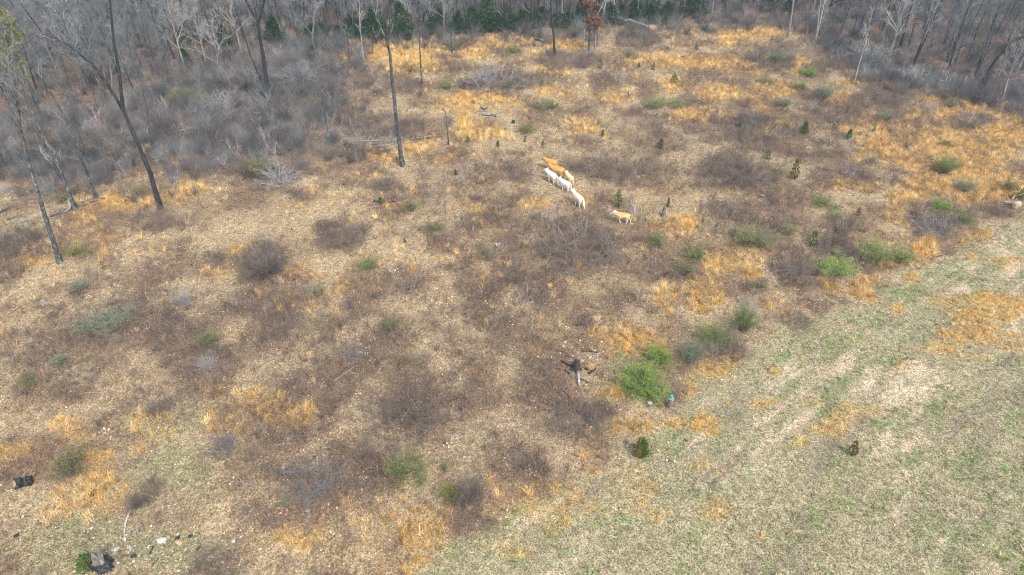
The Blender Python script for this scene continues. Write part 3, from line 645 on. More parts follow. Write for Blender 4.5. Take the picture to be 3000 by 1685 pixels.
SAPL = [(2167,372,19,1,'small dark cedar in the orange grass upper right of the cattle'),(2353,396,32,1.1,'bushy cedar with bare sticks at its foot, right part of clearing'),
(2483,407,24,1.1,'cedar sapling above the small grey brush heap at right'),(2478,332,17,.9,'little cedar between two drifts of orange grass at right'),(2442,377,13,.9,'tiny dark cedar left of the right hand orange grass'),
(2560,386,17,.7,'thin dark cedar at the left tip of the big orange drift'),(2245,468,21,1.1,'round dark green cedar sapling right of the cattle'),(2327,528,48,.7,'tall narrow bronzed cedar right of the cattle'),
(2041,148,15,.9,'tiny cedar near the dark log heap at upper right'),(2260,118,13,1,'little cedar in grey brush at upper right'),(2522,132,17,1,'cedar sapling among trunks of the right woods'),
(2776,213,20,1.4,'small green cedar at the foot of the thick grey trunk'),(1757,203,27,1,'dense dark cedar before the far brush, centre right'),(1974,244,24,1,'cedar sapling beside the pale grass, upper right of centre'),
(1912,205,17,1,'larger of two little cedars in the far orange grass'),(1872,198,13,.8,'smaller of two little cedars left of the far orange grass'),(1423,214,19,1.1,'grey green cedar in brush at the far centre'),
(1371,418,16,1,'little cedar left of the two below the log pile'),(1459,431,17,.9,'little cedar right of the two below the log pile'),(1765,404,20,.7,'thin cedar above the cattle, right of the olive bush'),
(1590,426,12,.9,'tiny cedar just above the leading cow'),(1537,417,18,.6,'thin olive cedar below the olive bush'),(1930,436,26,1.2,'wide olive cedar bush right of the cattle'),
(1337,513,15,.9,'tiny olive cedar in brush left of the cattle'),(1943,76,28,.8,'cedar beside the upturned root plate'),(1812,612,46,.85,'cedar just behind the last cow'),
(1955,608,25,.6,'narrow cedar beside the tall grey stump'),(1118,599,19,1.2,'small cedar beside the fallen dark stick, left of centre'),(1526,729,18,.6,'thin little cedar left of the big bramble patch'),
(1188,711,13,.7,'tiny yellow green cedar in straw left of centre'),(2374,720,37,1.05,'vivid green cedar behind the brambles near the field edge'),(2512,633,21,1,'little olive cedar above the bramble patches at right'),
(2058,655,17,.5,'thin little cedar right of the olive bush near the last cow'),(2098,664,11,.7,'tiny dark cedar in brush right of the last cow'),(2990,585,34,1.2,'dark evergreen bush at the right edge behind the root heap'),
(1881,1332,46,.9,'low cedar behind the orange grass plume at the field edge'),(265,1664,28,1.2,'small bright evergreen tuft by the charred stump, bottom left'),(2495,1335,34,.8,'small bronzed sprig alone in the mown field')]
for q in SAPL:
    evergreen(q[0], q[1], q[2] * 1.1, q[3] * 1.32, q[4], CEDARB if ('bronzed' in q[4] or 'olive' in q[4]) else CEDARS)
EDGEC = [(808,134,66,1.1,'broad dark evergreen beside the dark forked tree'),(660,138,50,1.1,'dark evergreen at the left of the wood line evergreens'),(536,132,40,1,'dim evergreen deep in the left woods'),
(551,200,45,.9,'dim evergreen at the edge of the left woods'),(916,152,18,1.2,'small green cedar at the foot of the pale dead tree'),(943,118,40,1.1,'yellowish evergreen right of the pale dead tree'),
(1107,118,76,1,'large dark evergreen behind the lone tall tree'),(1167,114,38,1.3,'round green evergreen right of the lone tall tree'),(1192,118,84,.8,'tall spire evergreen right of the lone tall tree'),
(1342,98,50,1.1,'evergreen left of the wide far evergreen pair'),(1396,100,62,1.3,'wide pale evergreen at the middle of the far wood line'),(1430,96,78,.9,'tallest evergreen of the far centre group'),
(1485,92,60,1.1,'dark evergreen right of the far centre group'),(1532,90,45,1,'small evergreen at the right end of the far centre group'),(1714,66,56,1.3,'evergreen behind the rust leaved oak'),
(1745,50,45,.8,'bronze tinted evergreen behind the fallen trunk'),(1904,66,44,1.2,'evergreen left of the upturned root plate'),(2050,56,48,1,'dark evergreen right of the upturned root plate'),
(2248,36,36,1,'evergreen in the far wood line, upper right'),(2310,30,34,1.2,'dark evergreen beside the pale straight trunk, upper right'),(2454,22,30,1.6,'wide dark evergreen at the top of the right woods'),
(1262,104,40,1,'low evergreen in shade of the far woods'),(1580,84,40,1,'dim evergreen behind the dark straight tree')]
for q in EDGEC: evergreen(q[0], q[1], q[2] * 1.2, q[3] * 1.35, q[4], BIGCED, name='evergreen_tree', cat='evergreen')

er = random.Random(91)
for i in range(46):
    ex = er.uniform(820, 2080); ey = float(np.interp(ex, WOOD_X, WOOD_Y)) - er.uniform(0, 26)
    if abs(ex - 1135) < 20: continue
    evergreen(ex, ey, er.uniform(26, 52), er.uniform(1.2, 2.0), 'low dark evergreen in the understory of the far wood line', BIGCED, 'understory evergreens of the far wood line', 'evergreen_tree', 'evergreen')
# ------------------------------------------------------------------ shrubs
def shrub_mesh(seed, nst, leaf_n, leaf_s, mat_leafy, mat_stem, twigs=5, spread=.12, th=1.0):
    """unit shrub: about 1 m wide and 1 m tall."""
    r = random.Random(seed); V, Fc = [], []; tips = []
    for i in range(nst):
        a = r.uniform(0, 6.28); rr = spread * math.sqrt(r.random()); p = Vector((rr * math.cos(a), rr * math.sin(a), -.03)); b = a + r.gauss(0, .6 + 3 * max(0, spread - .12))
        out = r.uniform(.1, .95) * (1 if spread < .2 else .6); L = r.uniform(.65, 1.05) if spread < .2 else r.uniform(.4, 1.05) * (1.15 - .9 * rr); pts = [p]; d = Vector((math.cos(b) * out * .8, math.sin(b) * out * .8, 1)).normalized()
        for k in range(4):
            d = (d + Vector((math.cos(b) * out * .22, math.sin(b) * out * .22, -.16 * out * k * .6)) + rvec(r) * .08).normalized(); pts.append(pts[-1] + d * L / 4)
        tube(V, Fc, pts, [.012 * th, .010 * th, .008 * th, .005 * th, 0], 3)
        for k in range(twigs):
            f = r.uniform(.9, 3.9); j = int(f); q = pts[j].lerp(pts[j + 1], f - j); nd = (pts[j + 1] - pts[j]).normalized() + rvec(r) * .55; nd.normalize(); l = r.uniform(.12, .32)
            e = q + nd * l; tube(V, Fc, [q, q + nd * l * .5 + rvec(r) * .01, e], [.006 * th, .004 * th, 0], 3)
            for _ in range(3): tips.append(q.lerp(e, r.uniform(.2, 1)))
            if r.random() < .6:
                nd2 = (nd + rvec(r) * .6).normalized(); tube(V, Fc, [q.lerp(e, .5), q.lerp(e, .5) + nd2 * l * .6], [.005 * th, 0], 3); tips.append(q.lerp(e, .5) + nd2 * l * .5)
        tips.append(pts[-1])
    st = mesh_from('stems', V, Fc, mat_stem)
    if not leaf_n: return (st,)
    P = []
    tt = [t for t in tips if t.z > .22] or tips
    clump = [r.random() for _ in tt]
    while len(P) < leaf_n:
        k = r.randrange(len(tt))
        if clump[k] < .25: continue
        P.append(tt[k] + rvec(r) * .045)
    N = [Vector((p.x, p.y, .5)).normalized() for p in P]
    V2, F2, va = rand_quads(P, N, leaf_s, r, 1.7)
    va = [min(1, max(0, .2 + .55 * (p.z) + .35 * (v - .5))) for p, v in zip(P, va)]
    return st, mesh_from('foliage', V2, F2, mat_leafy, vary=va)
SHR = {}
for kd in ('bright', 'mid', 'olive', 'grey', 'yellow', 'rust'):
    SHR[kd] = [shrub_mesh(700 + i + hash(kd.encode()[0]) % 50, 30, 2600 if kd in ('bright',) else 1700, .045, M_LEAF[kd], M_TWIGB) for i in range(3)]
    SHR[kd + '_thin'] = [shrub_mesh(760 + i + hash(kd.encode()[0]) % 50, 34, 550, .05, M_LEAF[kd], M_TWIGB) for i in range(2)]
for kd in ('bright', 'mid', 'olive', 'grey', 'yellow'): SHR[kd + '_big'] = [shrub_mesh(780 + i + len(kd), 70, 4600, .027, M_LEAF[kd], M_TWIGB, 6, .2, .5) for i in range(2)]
SHR['bare'] = [shrub_mesh(820 + i, 75, 0, 0, None, M_TWIGB, 9, .46, .45) for i in range(4)]
SHR['bareround'] = [shrub_mesh(830 + i, 80, 0, 0, None, M_TWIGB, 9, .15, .7) for i in range(3)]
SHR['barepale'] = [shrub_mesh(840 + i, 50, 0, 0, None, M_TWIGP, 8, .2, .6) for i in range(2)]
SHR['baregrey'] = [shrub_mesh(850 + i, 70, 0, 0, None, M_TWIGG, 8, .3, .5) for i in range(2)]
def shrub(px, py, wpx, hpx, kind, label, group=None):
    b = gpt(px, py); mm = mpp(b); dep = math.atan2(H, b.y)
    ww = wpx * mm * (1.05 if not kind.startswith('bare') else .92); hh = max(.35 * ww, (hpx * mm - ww * math.sin(dep) * .45) / math.cos(dep)); hh = min(hh, ww * 1.6)
    if kind.startswith('bare') and kind != 'bareround': ww *= 1.2; hh *= .8
    if ww > 1.9 and kind + '_big' in SHR: kind = kind + '_big'
    v = SHR[kind]; r = random.Random(int(px * 3 + py * 5)); name = 'bare_bush' if kind.startswith('bare') else 'leafy_shrub'
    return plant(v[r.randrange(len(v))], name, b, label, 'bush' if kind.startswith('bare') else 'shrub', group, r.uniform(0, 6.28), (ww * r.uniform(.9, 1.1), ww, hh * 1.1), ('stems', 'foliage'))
SHRUBS = [
(1868,1135,122,85,'bright','big bright green shrub above the stump with the green pail'),(1905,1158,62,45,'bright','low bright green shoots at the near foot of the big green shrub'),(1930,1060,68,50,'bright','smaller bright green shrub behind the big one'),
(2442,795,94,52,'bright','bright green shrub amid brambles along the field edge'),(2563,757,84,56,'mid','green shrub pair, the left one, at the field edge'),(2629,765,52,44,'mid','green shrub pair, the right rounder one, at the field edge'),
(2206,718,92,64,'olive','large thin olive shrub right of the last cow'),(2310,682,32,26,'mid','small green shrub above the vivid cedar'),(2439,645,30,36,'mid_thin','grey green shrub below the small green one at right'),(2415,602,50,30,'mid','green shrub above the bramble rows at right'),
(2765,614,48,28,'bright','bright green shrub under the right hand orange grass'),(2813,658,38,40,'mid','dull green shrub in brambles at the far right'),(2039,757,56,46,'mid','green shrub upper of the pair left of the orange grass'),(1998,805,58,58,'mid_thin','thin green shrub lower of the pair left of the orange grass'),
(2178,968,66,78,'mid','tall green shrub at the right end of the field edge hedge'),(2083,1000,84,58,'mid','green shrub in the middle of the field edge hedge'),(2023,1055,74,70,'grey','dark grey green shrub at the left end of the field edge hedge'),(2225,842,38,26,'olive_thin','thin olive bush above the field edge hedge'),
(1078,790,40,42,'mid','light green shrub left of centre'),(1143,972,50,52,'olive_thin','faint green bush in the middle of the brambles, left of the track'),(1423,748,46,44,'olive_thin','olive bush beside the grey stump, centre'),(1267,678,46,34,'olive','green topped bush above the white stub, centre left'),
(1920,716,38,38,'mid','small green shrub below the tall grey stump'),(1559,642,26,30,'olive_thin','tiny green bush left of the last cow'),(1205,615,42,38,'olive','yellowish olive bush beside the fallen dark stick'),
(318,958,112,62,'grey','wide grey green shrub at the left'),(182,1066,46,40,'grey','small grey green shrub below the wide grey green one'),(83,1126,42,32,'mid','green shrub near the left edge'),(228,748,48,38,'yellow','yellow green bush right of the nearest tall trunk'),
(935,862,58,36,'yellow_thin','flat yellow green bush left of centre'),(617,1012,70,48,'mid_thin','sparse green sprouts in the dark left brambles'),(233,852,40,36,'grey','small grey green bush in the left brambles'),
(223,1372,76,72,'olive','round olive grey bush ringed by orange grass, lower left'),(832,1478,38,26,'mid_thin','sparse green sprouts under the pale bare bush, lower centre left'),(1185,1392,72,70,'mid','green shrub in the lower middle'),(1236,1412,40,28,'bright_thin','green sprouts right of the lower middle shrub'),
(1305,1380,24,50,'mid_thin','narrow green sprout in dark brush, lower middle'),(1318,1468,46,72,'yellow','tall yellow olive bush beside the round dark bush, lower middle'),
(2268,186,38,42,'grey','pale grey green shrub in grey brush, upper right'),(2367,224,32,26,'bright','small bright green shrub, upper right'),(2245,242,36,17,'mid','flat green shrub above the far orange grass'),(2342,262,44,26,'mid','green shrub left of the pale large one, upper right'),
(2410,290,50,46,'grey','large pale grey green shrub, upper right'),(2293,312,42,34,'grey','pale green shrub between orange drifts, upper right'),(2590,354,34,34,'grey','grey green shrub above the right hand orange grass'),(2763,504,56,56,'mid','deep green shrub inside the right hand orange grass'),
(2549,478,26,26,'grey','small grey bush left of the right hand orange grass'),(2769,428,30,22,'olive','little olive bush in the top of the orange drift'),(2885,430,28,20,'olive_thin','faint bush near the right edge in orange grass'),(2821,560,54,40,'grey','pale stemmed grey green bush in the orange drift'),
(2947,558,42,38,'olive','olive bush near the right edge above the root heap'),(2782,314,38,34,'olive','olive bush at the foot of the right woods'),(2277,508,42,26,'olive_thin','thin olive bush left of the narrow bronzed cedar'),(2083,92,18,17,'mid','tiny green bush at the far upper right'),
(1538,392,38,34,'olive','olive bush right of the log pile'),(1916,311,50,27,'mid','green bush left of two, upper right of centre'),(1986,315,38,26,'mid','green bush right of two, upper right of centre'),(1578,317,34,22,'grey','grey green bush left of two, above the cattle'),
(1615,317,30,24,'mid','green bush right of two, above the cattle'),(1491,262,34,36,'olive','dark olive bush in brush at far centre'),(1306,258,42,26,'olive','low olive bush in brush right of the lone tall tree'),(1503,152,30,18,'bright','small bright green bush in the far brush'),
(1206,214,22,21,'olive','small olive bush under the far orange grass'),(1840,170,22,29,'grey','thin pale green bush left of the far orange grass'),(540,296,60,42,'yellow','yellow green bush in front of the left woods'),(590,315,50,38,'olive','olive bush beside the yellow green one before the left woods'),
(908,318,48,42,'olive_thin','faint olive bush in the grey thicket'),(761,522,42,64,'olive','tall olive green bush left of the pale bare bush'),(404,562,38,24,'olive','low olive bush behind the orange strip at left'),(185,590,50,36,'olive_thin','dim olive bush among the left trunks'),
(1325,150,36,40,'olive_thin','dim olive bush under the thin grey tree, far centre'),(1686,108,30,34,'grey','pale green bush left of the rust leaved oak'),(1855,108,40,26,'yellow_thin','yellowish bush below the fallen trunk'),
(1376,760,10,8,'rust','')]
for q in SHRUBS:
    if q[5]: shrub(*q)
BARE = [(1691,755,215,110,'bare','broad dark bramble mound in the middle of the clearing'),(784,800,130,90,'bareround','round dark bramble bush left of centre'),(656,1330,80,82,'baregrey','upright grey bare bush beside brown leaf litter, lower left'),
(918,1430,150,110,'baregrey','pale branched bare bush over dark brambles, lower left of centre'),(1383,1465,82,96,'bareround','round dark twiggy bush, lower middle'),(1703,1245,140,90,'bare','upright bramble clump near the field edge, lower right of centre'),
(625,1680,150,80,'bare','dark bramble clump cut by the bottom edge'),(1176,1225,190,100,'bare','dark bramble mass in the lower middle'),(2388,795,150,66,'bare','dark bramble bank left of the bright shrub at the field edge'),(2446,728,94,50,'bare','bramble clump behind the bright field edge shrub'),
(2738,680,140,56,'baregrey','long grey bramble bank at the right above the field'),(815,535,120,70,'barepale','pale grey bare bush at the front of the left thicket'),(58,720,120,50,'bare','dark bush beside the nearest tall trunk, left edge'),(461,1212,64,44,'bareround','small dark bush in the lower left straw'),
(2155,520,160,66,'bare','wide dark bramble patch right of the cattle'),(1446,258,170,46,'baregrey','long grey brush bank across the far centre'),(2846,362,90,34,'bare','dark bramble clump in the upper right orange grass'),(1023,710,90,62,'bare','bushy dark brambles left of the light green shrub'),
(402,1485,54,46,'bareround','dark bush above the curved pale branch, lower left'),(1039,1050,60,50,'baregrey','grey twiggy bush above the hollow stump'),(2330,945,80,40,'bare','low bramble clump below the field edge orange tufts'),(2120,1020,120,44,'bare','dark brambles under the field edge hedge'),
(1116,552,54,30,'bareround','small dark bush left of the fallen dark stick'),(1524,520,70,30,'bare','low bramble clump left of the cattle'),(2214,362,110,40,'bare','bramble mound between far orange drifts'),
(2665,240,70,60,'barepale','pale fan shaped bare bush at the foot of the right woods'),(2545,175,100,70,'barepale','pale grey bare bush cluster before the right woods'),(640,330,110,70,'barepale','pale arching bare bush left of the dark forked tree'),(880,245,120,70,'barepale','pale spreading bare bush right of the dark forked tree'),
(2185,930,60,80,'barepale','pale bare stems growing through the tall field edge shrub'),(540,890,60,60,'barepale','pale forked bare bush in the dark left brambles'),(610,1085,50,60,'barepale','pale bare sprout below the sparse green sprouts'),(2310,180,60,44,'baregrey','grey bare bush right of the pale grey green shrub')]
for q in BARE: shrub(*q)
THB = [shrub_mesh(870 + i, 40, 0, 0, None, M_TUFT, 8, .22, .5)[0] for i in range(4)]
X, Y, Z, m, rng = candidates(1.0, 8)
c = mixc(np.broadcast_to(C3(.23, .233, .235), (len(X), 3)), C3(.56, .56, .55), rng.random(len(X)) ** 2); c = mixc(c, C3(.26, .215, .19), (rng.random(len(X)) < .3) * 1.0)
emit('thicket_bushes', 'leafless grey bushes crowding before and under the woods', X, Y, Z, rng.random(len(X)) < m['thicket'] * .40 + m['wood'] * .13, rng, 1.1, 2.6, c, THB, 8, hs=(.8, 1.4))
# little oak with brown leaves
ob = gpt(1372, 785); orr = root('oak_sapling', ob, 'little oak with a flat top of brown dead leaves near the centre', 'sapling')
V, Fc = [], []; r = random.Random(5); tips = []
for i in range(3):
    p = Vector((r.uniform(-.15, .15), r.uniform(-.1, .1), -.05)); pts = [p, p + Vector((r.uniform(-.1, .1), 0, .6)), p + Vector((r.uniform(-.3, .3), r.uniform(-.2, .2), 1.15))]; tube(V, Fc, pts, [.03, .022, .012], 5)
    for k in range(7):
        e = pts[2] + Vector((r.gauss(0, .42), r.gauss(0, .35), r.uniform(-.15, .4))); tube(V, Fc, [pts[2] + Vector((0, 0, -.1)), e], [.01, 0], 3); tips.append(e)
link('stems', mesh_from('stems', V, Fc, M_DARKBARK), orr)
P = [t + rvec(r) * .11 for t in tips for _ in range(11)]; V, Fc, va = rand_quads(P, [rvec(r) for _ in P], .10, r); link('foliage', mesh_from('foliage', V, Fc, M_LEAF['rust'], vary=va), orr)
# plume of reddish grass at the field edge
pb = gpt(1868, 1340); pr = root('grass_plume', pb, 'tall reddish orange grass plume standing alone at the field edge', 'grass clump')
def blades(n, h, lean, wd, seed):
    r = random.Random(seed); V, Fc, va = [], [], []
    for i in range(n):
        b = r.uniform(0, 6.28); l = abs(r.gauss(0, lean)); d = Vector((math.sin(l) * math.cos(b), math.sin(l) * math.sin(b), math.cos(l))); s = d.cross(rvec(r)).normalized() * wd; p = Vector((r.gauss(0, .06), r.gauss(0, .06), 0)); L = h * r.uniform(.5, 1.05)
        q = len(V); V += [p - s, p + s, p + d * L]; Fc.append((q, q + 1, q + 2)); va.append(r.random())
        for k in range(3):
            t = r.uniform(.5, .95); a = p + d * L * t; nd = (d + rvec(r) * .4).normalized(); q = len(V); V += [a - s * .6, a + s * .6, a + nd * L * .22]; Fc.append((q, q + 1, q + 2)); va.append(r.random())
    return V, Fc, va
V, Fc, va = blades(60, 1.9, .16, .014, 3)
link('stems', mesh_from('stems', V, Fc, mat_leaf('reddish_grass', (.34, .17, .07), (.55, .31, .15)), vary=va), pr)

# ------------------------------------------------------------------ logs, stumps, rocks
def log(pts, rad_px, mat, label, name='fallen_log', cat='log', lift=0.0, taper=.55, twigs=0, group=None, seed=0, knots=True, lift_end=None):
    W = [gpt(*q) for q in pts]; b = W[0].copy(); mm = mpp(b); rad = rad_px * mm; r = random.Random(int(pts[0][0] * 3 + pts[0][1]) + seed)
    n = len(W)
    for i in range(n): W[i].z += rad * .55 + (lift if lift_end is None else lift + (lift_end - lift) * i / (n - 1))
    P = []
    for i in range(n - 1):
        k = max(2, int((W[i + 1] - W[i]).length / .5)); k = min(k, 12)
        for j in range(k): P.append(W[i].lerp(W[i + 1], j / k) + Vector((r.gauss(0, rad * .12), r.gauss(0, rad * .12), r.gauss(0, rad * .1))))
    P.append(W[-1]); P = [p - b for p in P]; m_ = len(P)
    V, Fc = [], []; tube(V, Fc, P, [rad * (1 - taper * i / (m_ - 1)) * r.uniform(.88, 1.1) for i in range(m_)], 9, cap=True)
    me_ = mesh_from(name, V, Fc, mat, True)
    if not twigs:
        o = link(name, me_, None, b); return tag(o, label, cat, group)
    o = root(name, b, label, cat, group); link('trunk', me_, o); V, Fc = [], []
    for t in range(twigs):
        i = r.randrange(m_ // 3, m_); d = (P[min(i + 1, m_ - 1)] - P[max(i - 1, 0)]).normalized(); s = d.cross(rvec(r)).normalized(); s.z = abs(s.z)
        L = r.uniform(.5, 1.0) * max(1.0, (P[-1] - P[0]).length * .22); branch(V, Fc, P[i], d * .8 + s, L, rad * .4, 1, r, dict(CFG_TREE2, rmin=.012))
    link('branches', mesh_from('branches', V, Fc, M_TWIGP if mat in (M_DEAD, M_PALEBARK) else M_TWIGB), o); return o
log([(1898,88),(1870,78),(1845,68),(1812,64),(1790,58),(1765,42),(1738,28)], 5.2, M_PALEBARK, 'long pale fallen tree trunk lying from the upturned root plate', 'fallen_tree', 'fallen tree', .3, .6, 10)
log([(2850,287),(2890,294),(2930,303),(2978,317)], 2.6, M_DEAD, 'long pale fallen pole at the foot of the right woods', 'fallen_pole', 'log', .25, .5, 6)
log([(2842,278),(2874,283)], 2.2, M_CHAR, 'short dark log above the long pale fallen pole at right', lift=.2)
log([(1000,412),(1040,420),(1090,418),(1150,417)], 2.0, M_DEAD, 'thin grey fallen trunk left of the lone tall tree', 'fallen_tree', 'fallen tree', .25, .4, 8)
log([(1090,430),(1130,424),(1175,420),(1215,414)], 2.4, M_GREYLOG, 'dark fallen limb passing behind the lone tall tree', 'fallen_limb', 'branch', .3, .5, 7)
log([(1268,407),(1240,411),(1205,415),(1180,419)], 3.0, M_GREYLOG, 'dark ended fallen log right of the lone tall tree', 'fallen_log', 'log', .3, .5, 4)
log([(1262,414),(1235,418),(1190,424)], 1.8, M_GREYLOG, 'thinner fallen log below the dark ended one', 'fallen_log', 'log', .15, .4)
log([(1100,436),(1125,432),(1155,425)], 2.0, M_DEAD, 'grey broken limb in the brush left of the lone tall tree', 'fallen_limb', 'branch', .2, .4, 3)
log([(1196,489),(1212,484),(1222,478)], 1.6, M_GREYLOG, 'short stick at the foot of the lone tall tree', 'stick', 'stick')
log([(1095,592),(1128,596),(1162,593)], 2.4, M_CHAR, 'dark fallen stick beside the yellowish olive bush', 'fallen_limb', 'branch', .1, .5, 3)
log([(1240,585),(1277,587)], 1.9, M_DEAD, 'short grey log under brush left of the cattle', lift=.05)
for i, (a, b_) in enumerate([((215,612),(330,575)), ((190,628),(225,600)), ((150,640),(215,612)), ((240,598),(312,585)), ((60,655),(130,638)), ((0,628),(38,608)), ((20,648),(60,636))]):
    log([a, ((a[0] + b_[0]) / 2, (a[1] + b_[1]) / 2 + 2), b_], 2.3, (M_GREYLOG, M_DEAD, M_CHAR)[i % 3],
        ['long grey limb on the brush line between the left trunks','dark limb leaning by the second tall trunk','charred limb below the second tall trunk','upper grey limb at the foot of the slim third trunk',
         'dark brush limb left of the nearest tall trunk','pale limb at the left edge by the trunks','charred limb at the left edge by the trunks'][i], 'fallen_limb', 'branch', .2, .5, 4)
for i, (a, b_) in enumerate([((510,395),(590,385)), ((500,420),(560,398)), ((540,380),(600,392)), ((470,380),(530,388)), ((605,462),(660,440)), ((640,455),(690,446)), ((780,398),(812,382)), ((290,418),(352,416))]):
    log([a, ((a[0] + b_[0]) / 2, (a[1] + b_[1]) / 2 - 3), b_], 2.2, (M_DEAD, M_GREYLOG)[i % 2],
        ['grey limb on the brush heap in the left thicket','lower limb of the brush heap in the left thicket','crossing limb of the brush heap in the left thicket','left limb of the brush heap in the left thicket',
         'dark branch on the second heap below, left thicket','grey branch on the second heap below, left thicket','fallen dark branch left of the short bare trunk','low straight log among the left trunks'][i], 'fallen_limb', 'branch', .35, .5, 6)
# log pile above the cattle
PILE = [((1405,338),(1453,342),2.6,M_GREYLOG,'thickest charred log along the front of the log pile'),((1410,333),(1438,338),2.2,M_DEAD,'grey log lying behind the front log of the pile'),((1386,341),(1412,336),2.0,M_DEAD,'pale log at the left of the log pile'),
((1390,346),(1405,344),1.4,M_DEAD,'short pale stick at the left foot of the log pile'),((1398,328),(1428,327),2.0,M_DEAD,'grey log on the back of the log pile'),((1408,321),(1420,328),2.2,M_CHAR,'charred short log on top of the pile'),
((1418,329),(1428,322),1.8,M_CHAR,'charred branch crossing on top of the pile'),((1440,337),(1455,345),1.9,M_CHAR,'dark log end at the right of the log pile'),((1432,345),(1442,349),1.4,M_DEAD,'loose pale stick before the log pile'),((1446,338),(1470,331),1.0,M_GREYLOG,'thin stick pointing right from the log pile')]
for k, (a, b_, rd, mt, lb) in enumerate(PILE): log([a, b_], rd, mt, lb, 'log_on_pile', 'log', .05 + .12 * (k in (5, 6)) * 2, .3)
for a, b_, rd, mt, lb in [((1992,168),(2006,166),2.4,M_CHAR,'black log of the heap at the far upper right'),((2004,170),(2030,173),2.2,M_DEAD,'pale log of the heap at the far upper right'),((2024,171),(2045,176),1.6,M_DEAD,'thin pale stick of the heap at the far upper right'),
    ((2392,492),(2438,502),2.4,M_GREYLOG,'grey log in pale straw right of the cattle'),((1846,592),(1862,620),1.9,M_DEAD,'pale forked stick leaning behind the last cow'),((1840,603),(1857,612),1.0,M_DEAD,'thin pale stick beside the forked stick behind the last cow'),
    ((2560,262),(2620,276),1.5,M_DEAD,'pale thin log in the orange strip at the right'),((2660,250),(2700,256),2.0,M_CHAR,'dark fallen branch at the foot of the right woods'),((2625,190),(2665,210),2.0,M_DEAD,'grey fallen log below the dark trunk, right woods'),
    ((2215,68),(2250,57),1.8,M_DEAD,'pale thin log lying at the far upper right'),((1228,575),(1250,576),1.2,M_DEAD,'little grey stick under brush, centre left'),((975,1120),(1040,1075),1.8,M_DEAD,'grey stick below the hollow stump'),
    ((1233,1297),(1276,1311),1.9,M_DEAD,'pale stick in brown litter, lower middle'),((1024,1245),(1060,1185),1.7,M_DEAD,'pale slanting stick at the left of the dark bramble mass'),((1315,1290),(1352,1284),1.6,M_DEAD,'pale stick on straw, lower middle'),
    ((1400,1275),(1408,1250),1.1,M_DEAD,'thin upright pale stick on straw, lower middle'),((1742,1152),(1758,1130),1.3,M_DEAD,'pale thin stick near the charred roots'),((1776,1062),(1786,1076),1.8,M_DEAD,'short pale stick right of the charred roots'),
    ((530,1440),(566,1415),1.6,M_DEAD,'pale stick on green straw, lower left'),((432,1445),(448,1458),1.4,M_DEAD,'little pale stick on green straw, lower left'),((311,1473),(312,1458),1.6,M_DEAD,'white upright stick on straw, lower left'),
    ((485,1483),(500,1482),1.5,M_DEAD,'white split stick lying flat, lower left'),((500,1497),(507,1507),1.3,M_DEAD,'short white stick below the split one, lower left'),((65,1396),(90,1370),1.3,M_DEAD,'grey stick above the charred log pieces'),
    ((16,1445),(32,1437),1.5,M_DEAD,'pale stick left of the charred log pieces'),((95,1660),(118,1657),2.6,M_DEAD,'grey stick near the bottom left corner'),((465,1685),(480,1668),2.4,M_DEAD,'pale stick cut by the bottom edge'),
    ((462,1670),(476,1662),2.6,M_GREYLOG,'short dark stick near the bottom edge'),((448,1655),(466,1637),2.2,M_CHAR,'black ended stick in the rubble, bottom left'),((440,1622),(450,1602),3.2,M_CHAR,'black charred stick in the rubble, bottom left'),
    ((2335,972),(2350,968),1.8,M_DEAD,'short pale stick at the field edge'),((2466,992),(2476,985),1.6,M_DEAD,'short pale stick in the mown field'),((360,1612),(342,1600),2.4,M_DEAD,'pale split wood left of the curved branch foot')]:
    log([a, b_], rd, mt, lb, 'stick', 'stick', .02, .4)
log([(387,1490),(376,1515),(367,1540),(366,1565),(369,1590)], 3.4, M_DEAD, 'long curved pale grey branch lying in green straw, lower left', 'fallen_branch', 'branch', .05, .25)
log([(380,1597),(384,1612),(375,1625)], 3.4, M_DEAD, 'short curved pale branch with a burnt end below the long one', 'fallen_branch', 'branch', .03, .3)
def stump(px, py, wpx, hpx, mat, label, name='tree_stump', roots=5, hollow=False, cut=M_CUT, jag=.1, flare=1.7):
    b = gpt(px, py); mm = mpp(b); dep = math.atan2(H, b.y); R = wpx * mm / 2; hh = hpx * mm / math.cos(dep); r = random.Random(int(px + py)); k = 14
    o = root(name, b, label, 'stump', None, r.uniform(0, 6.28)); V, Fc = [], []
    prof = [(-.06, flare), (.12, flare * .85), (.35, 1.18), (.7, 1.02), (1.0, 1.0)]
    for zi, (t, s) in enumerate(prof):
        for j in range(k):
            a = 6.283 * j / k; fl = 1 + (.25 * math.cos(a * roots) if zi < 3 else .05 * math.cos(a * 3)) * (1 if zi < 2 else .5)
            V.append(Vector((math.cos(a) * R * s * fl, math.sin(a) * R * s * fl, t * hh + (r.uniform(-jag, jag) * hh if zi == 4 else 0))))
    for i in range(len(prof) - 1):
        for j in range(k): q = i * k; Fc.append((q + j, q + (j + 1) % k, q + k + (j + 1) % k, q + k + j))
    link('side', mesh_from('side', V, Fc, mat, True), o)
    V2, F2 = [], []; top = [V[(len(prof) - 1) * k + j] for j in range(k)]
    if hollow:
        inner = [Vector((p.x * .68, p.y * .68, p.z)) for p in top]; deep = [Vector((p.x * .6, p.y * .6, hh * .1)) for p in top]; V2 = top + inner + deep + [Vector((0, 0, hh * .08))]
        for j in range(k):
            n = (j + 1) % k; F2 += [(j, n, k + n, k + j), (k + j, k + n, 2 * k + n, 2 * k + j), (2 * k + j, 2 * k + n, 3 * k)]
    else:
        V2 = top + [Vector((0, 0, hh * .97))]
        for j in range(k): F2.append((j, (j + 1) % k, k))
    link('top', mesh_from('top', V2, F2, cut), o); return o
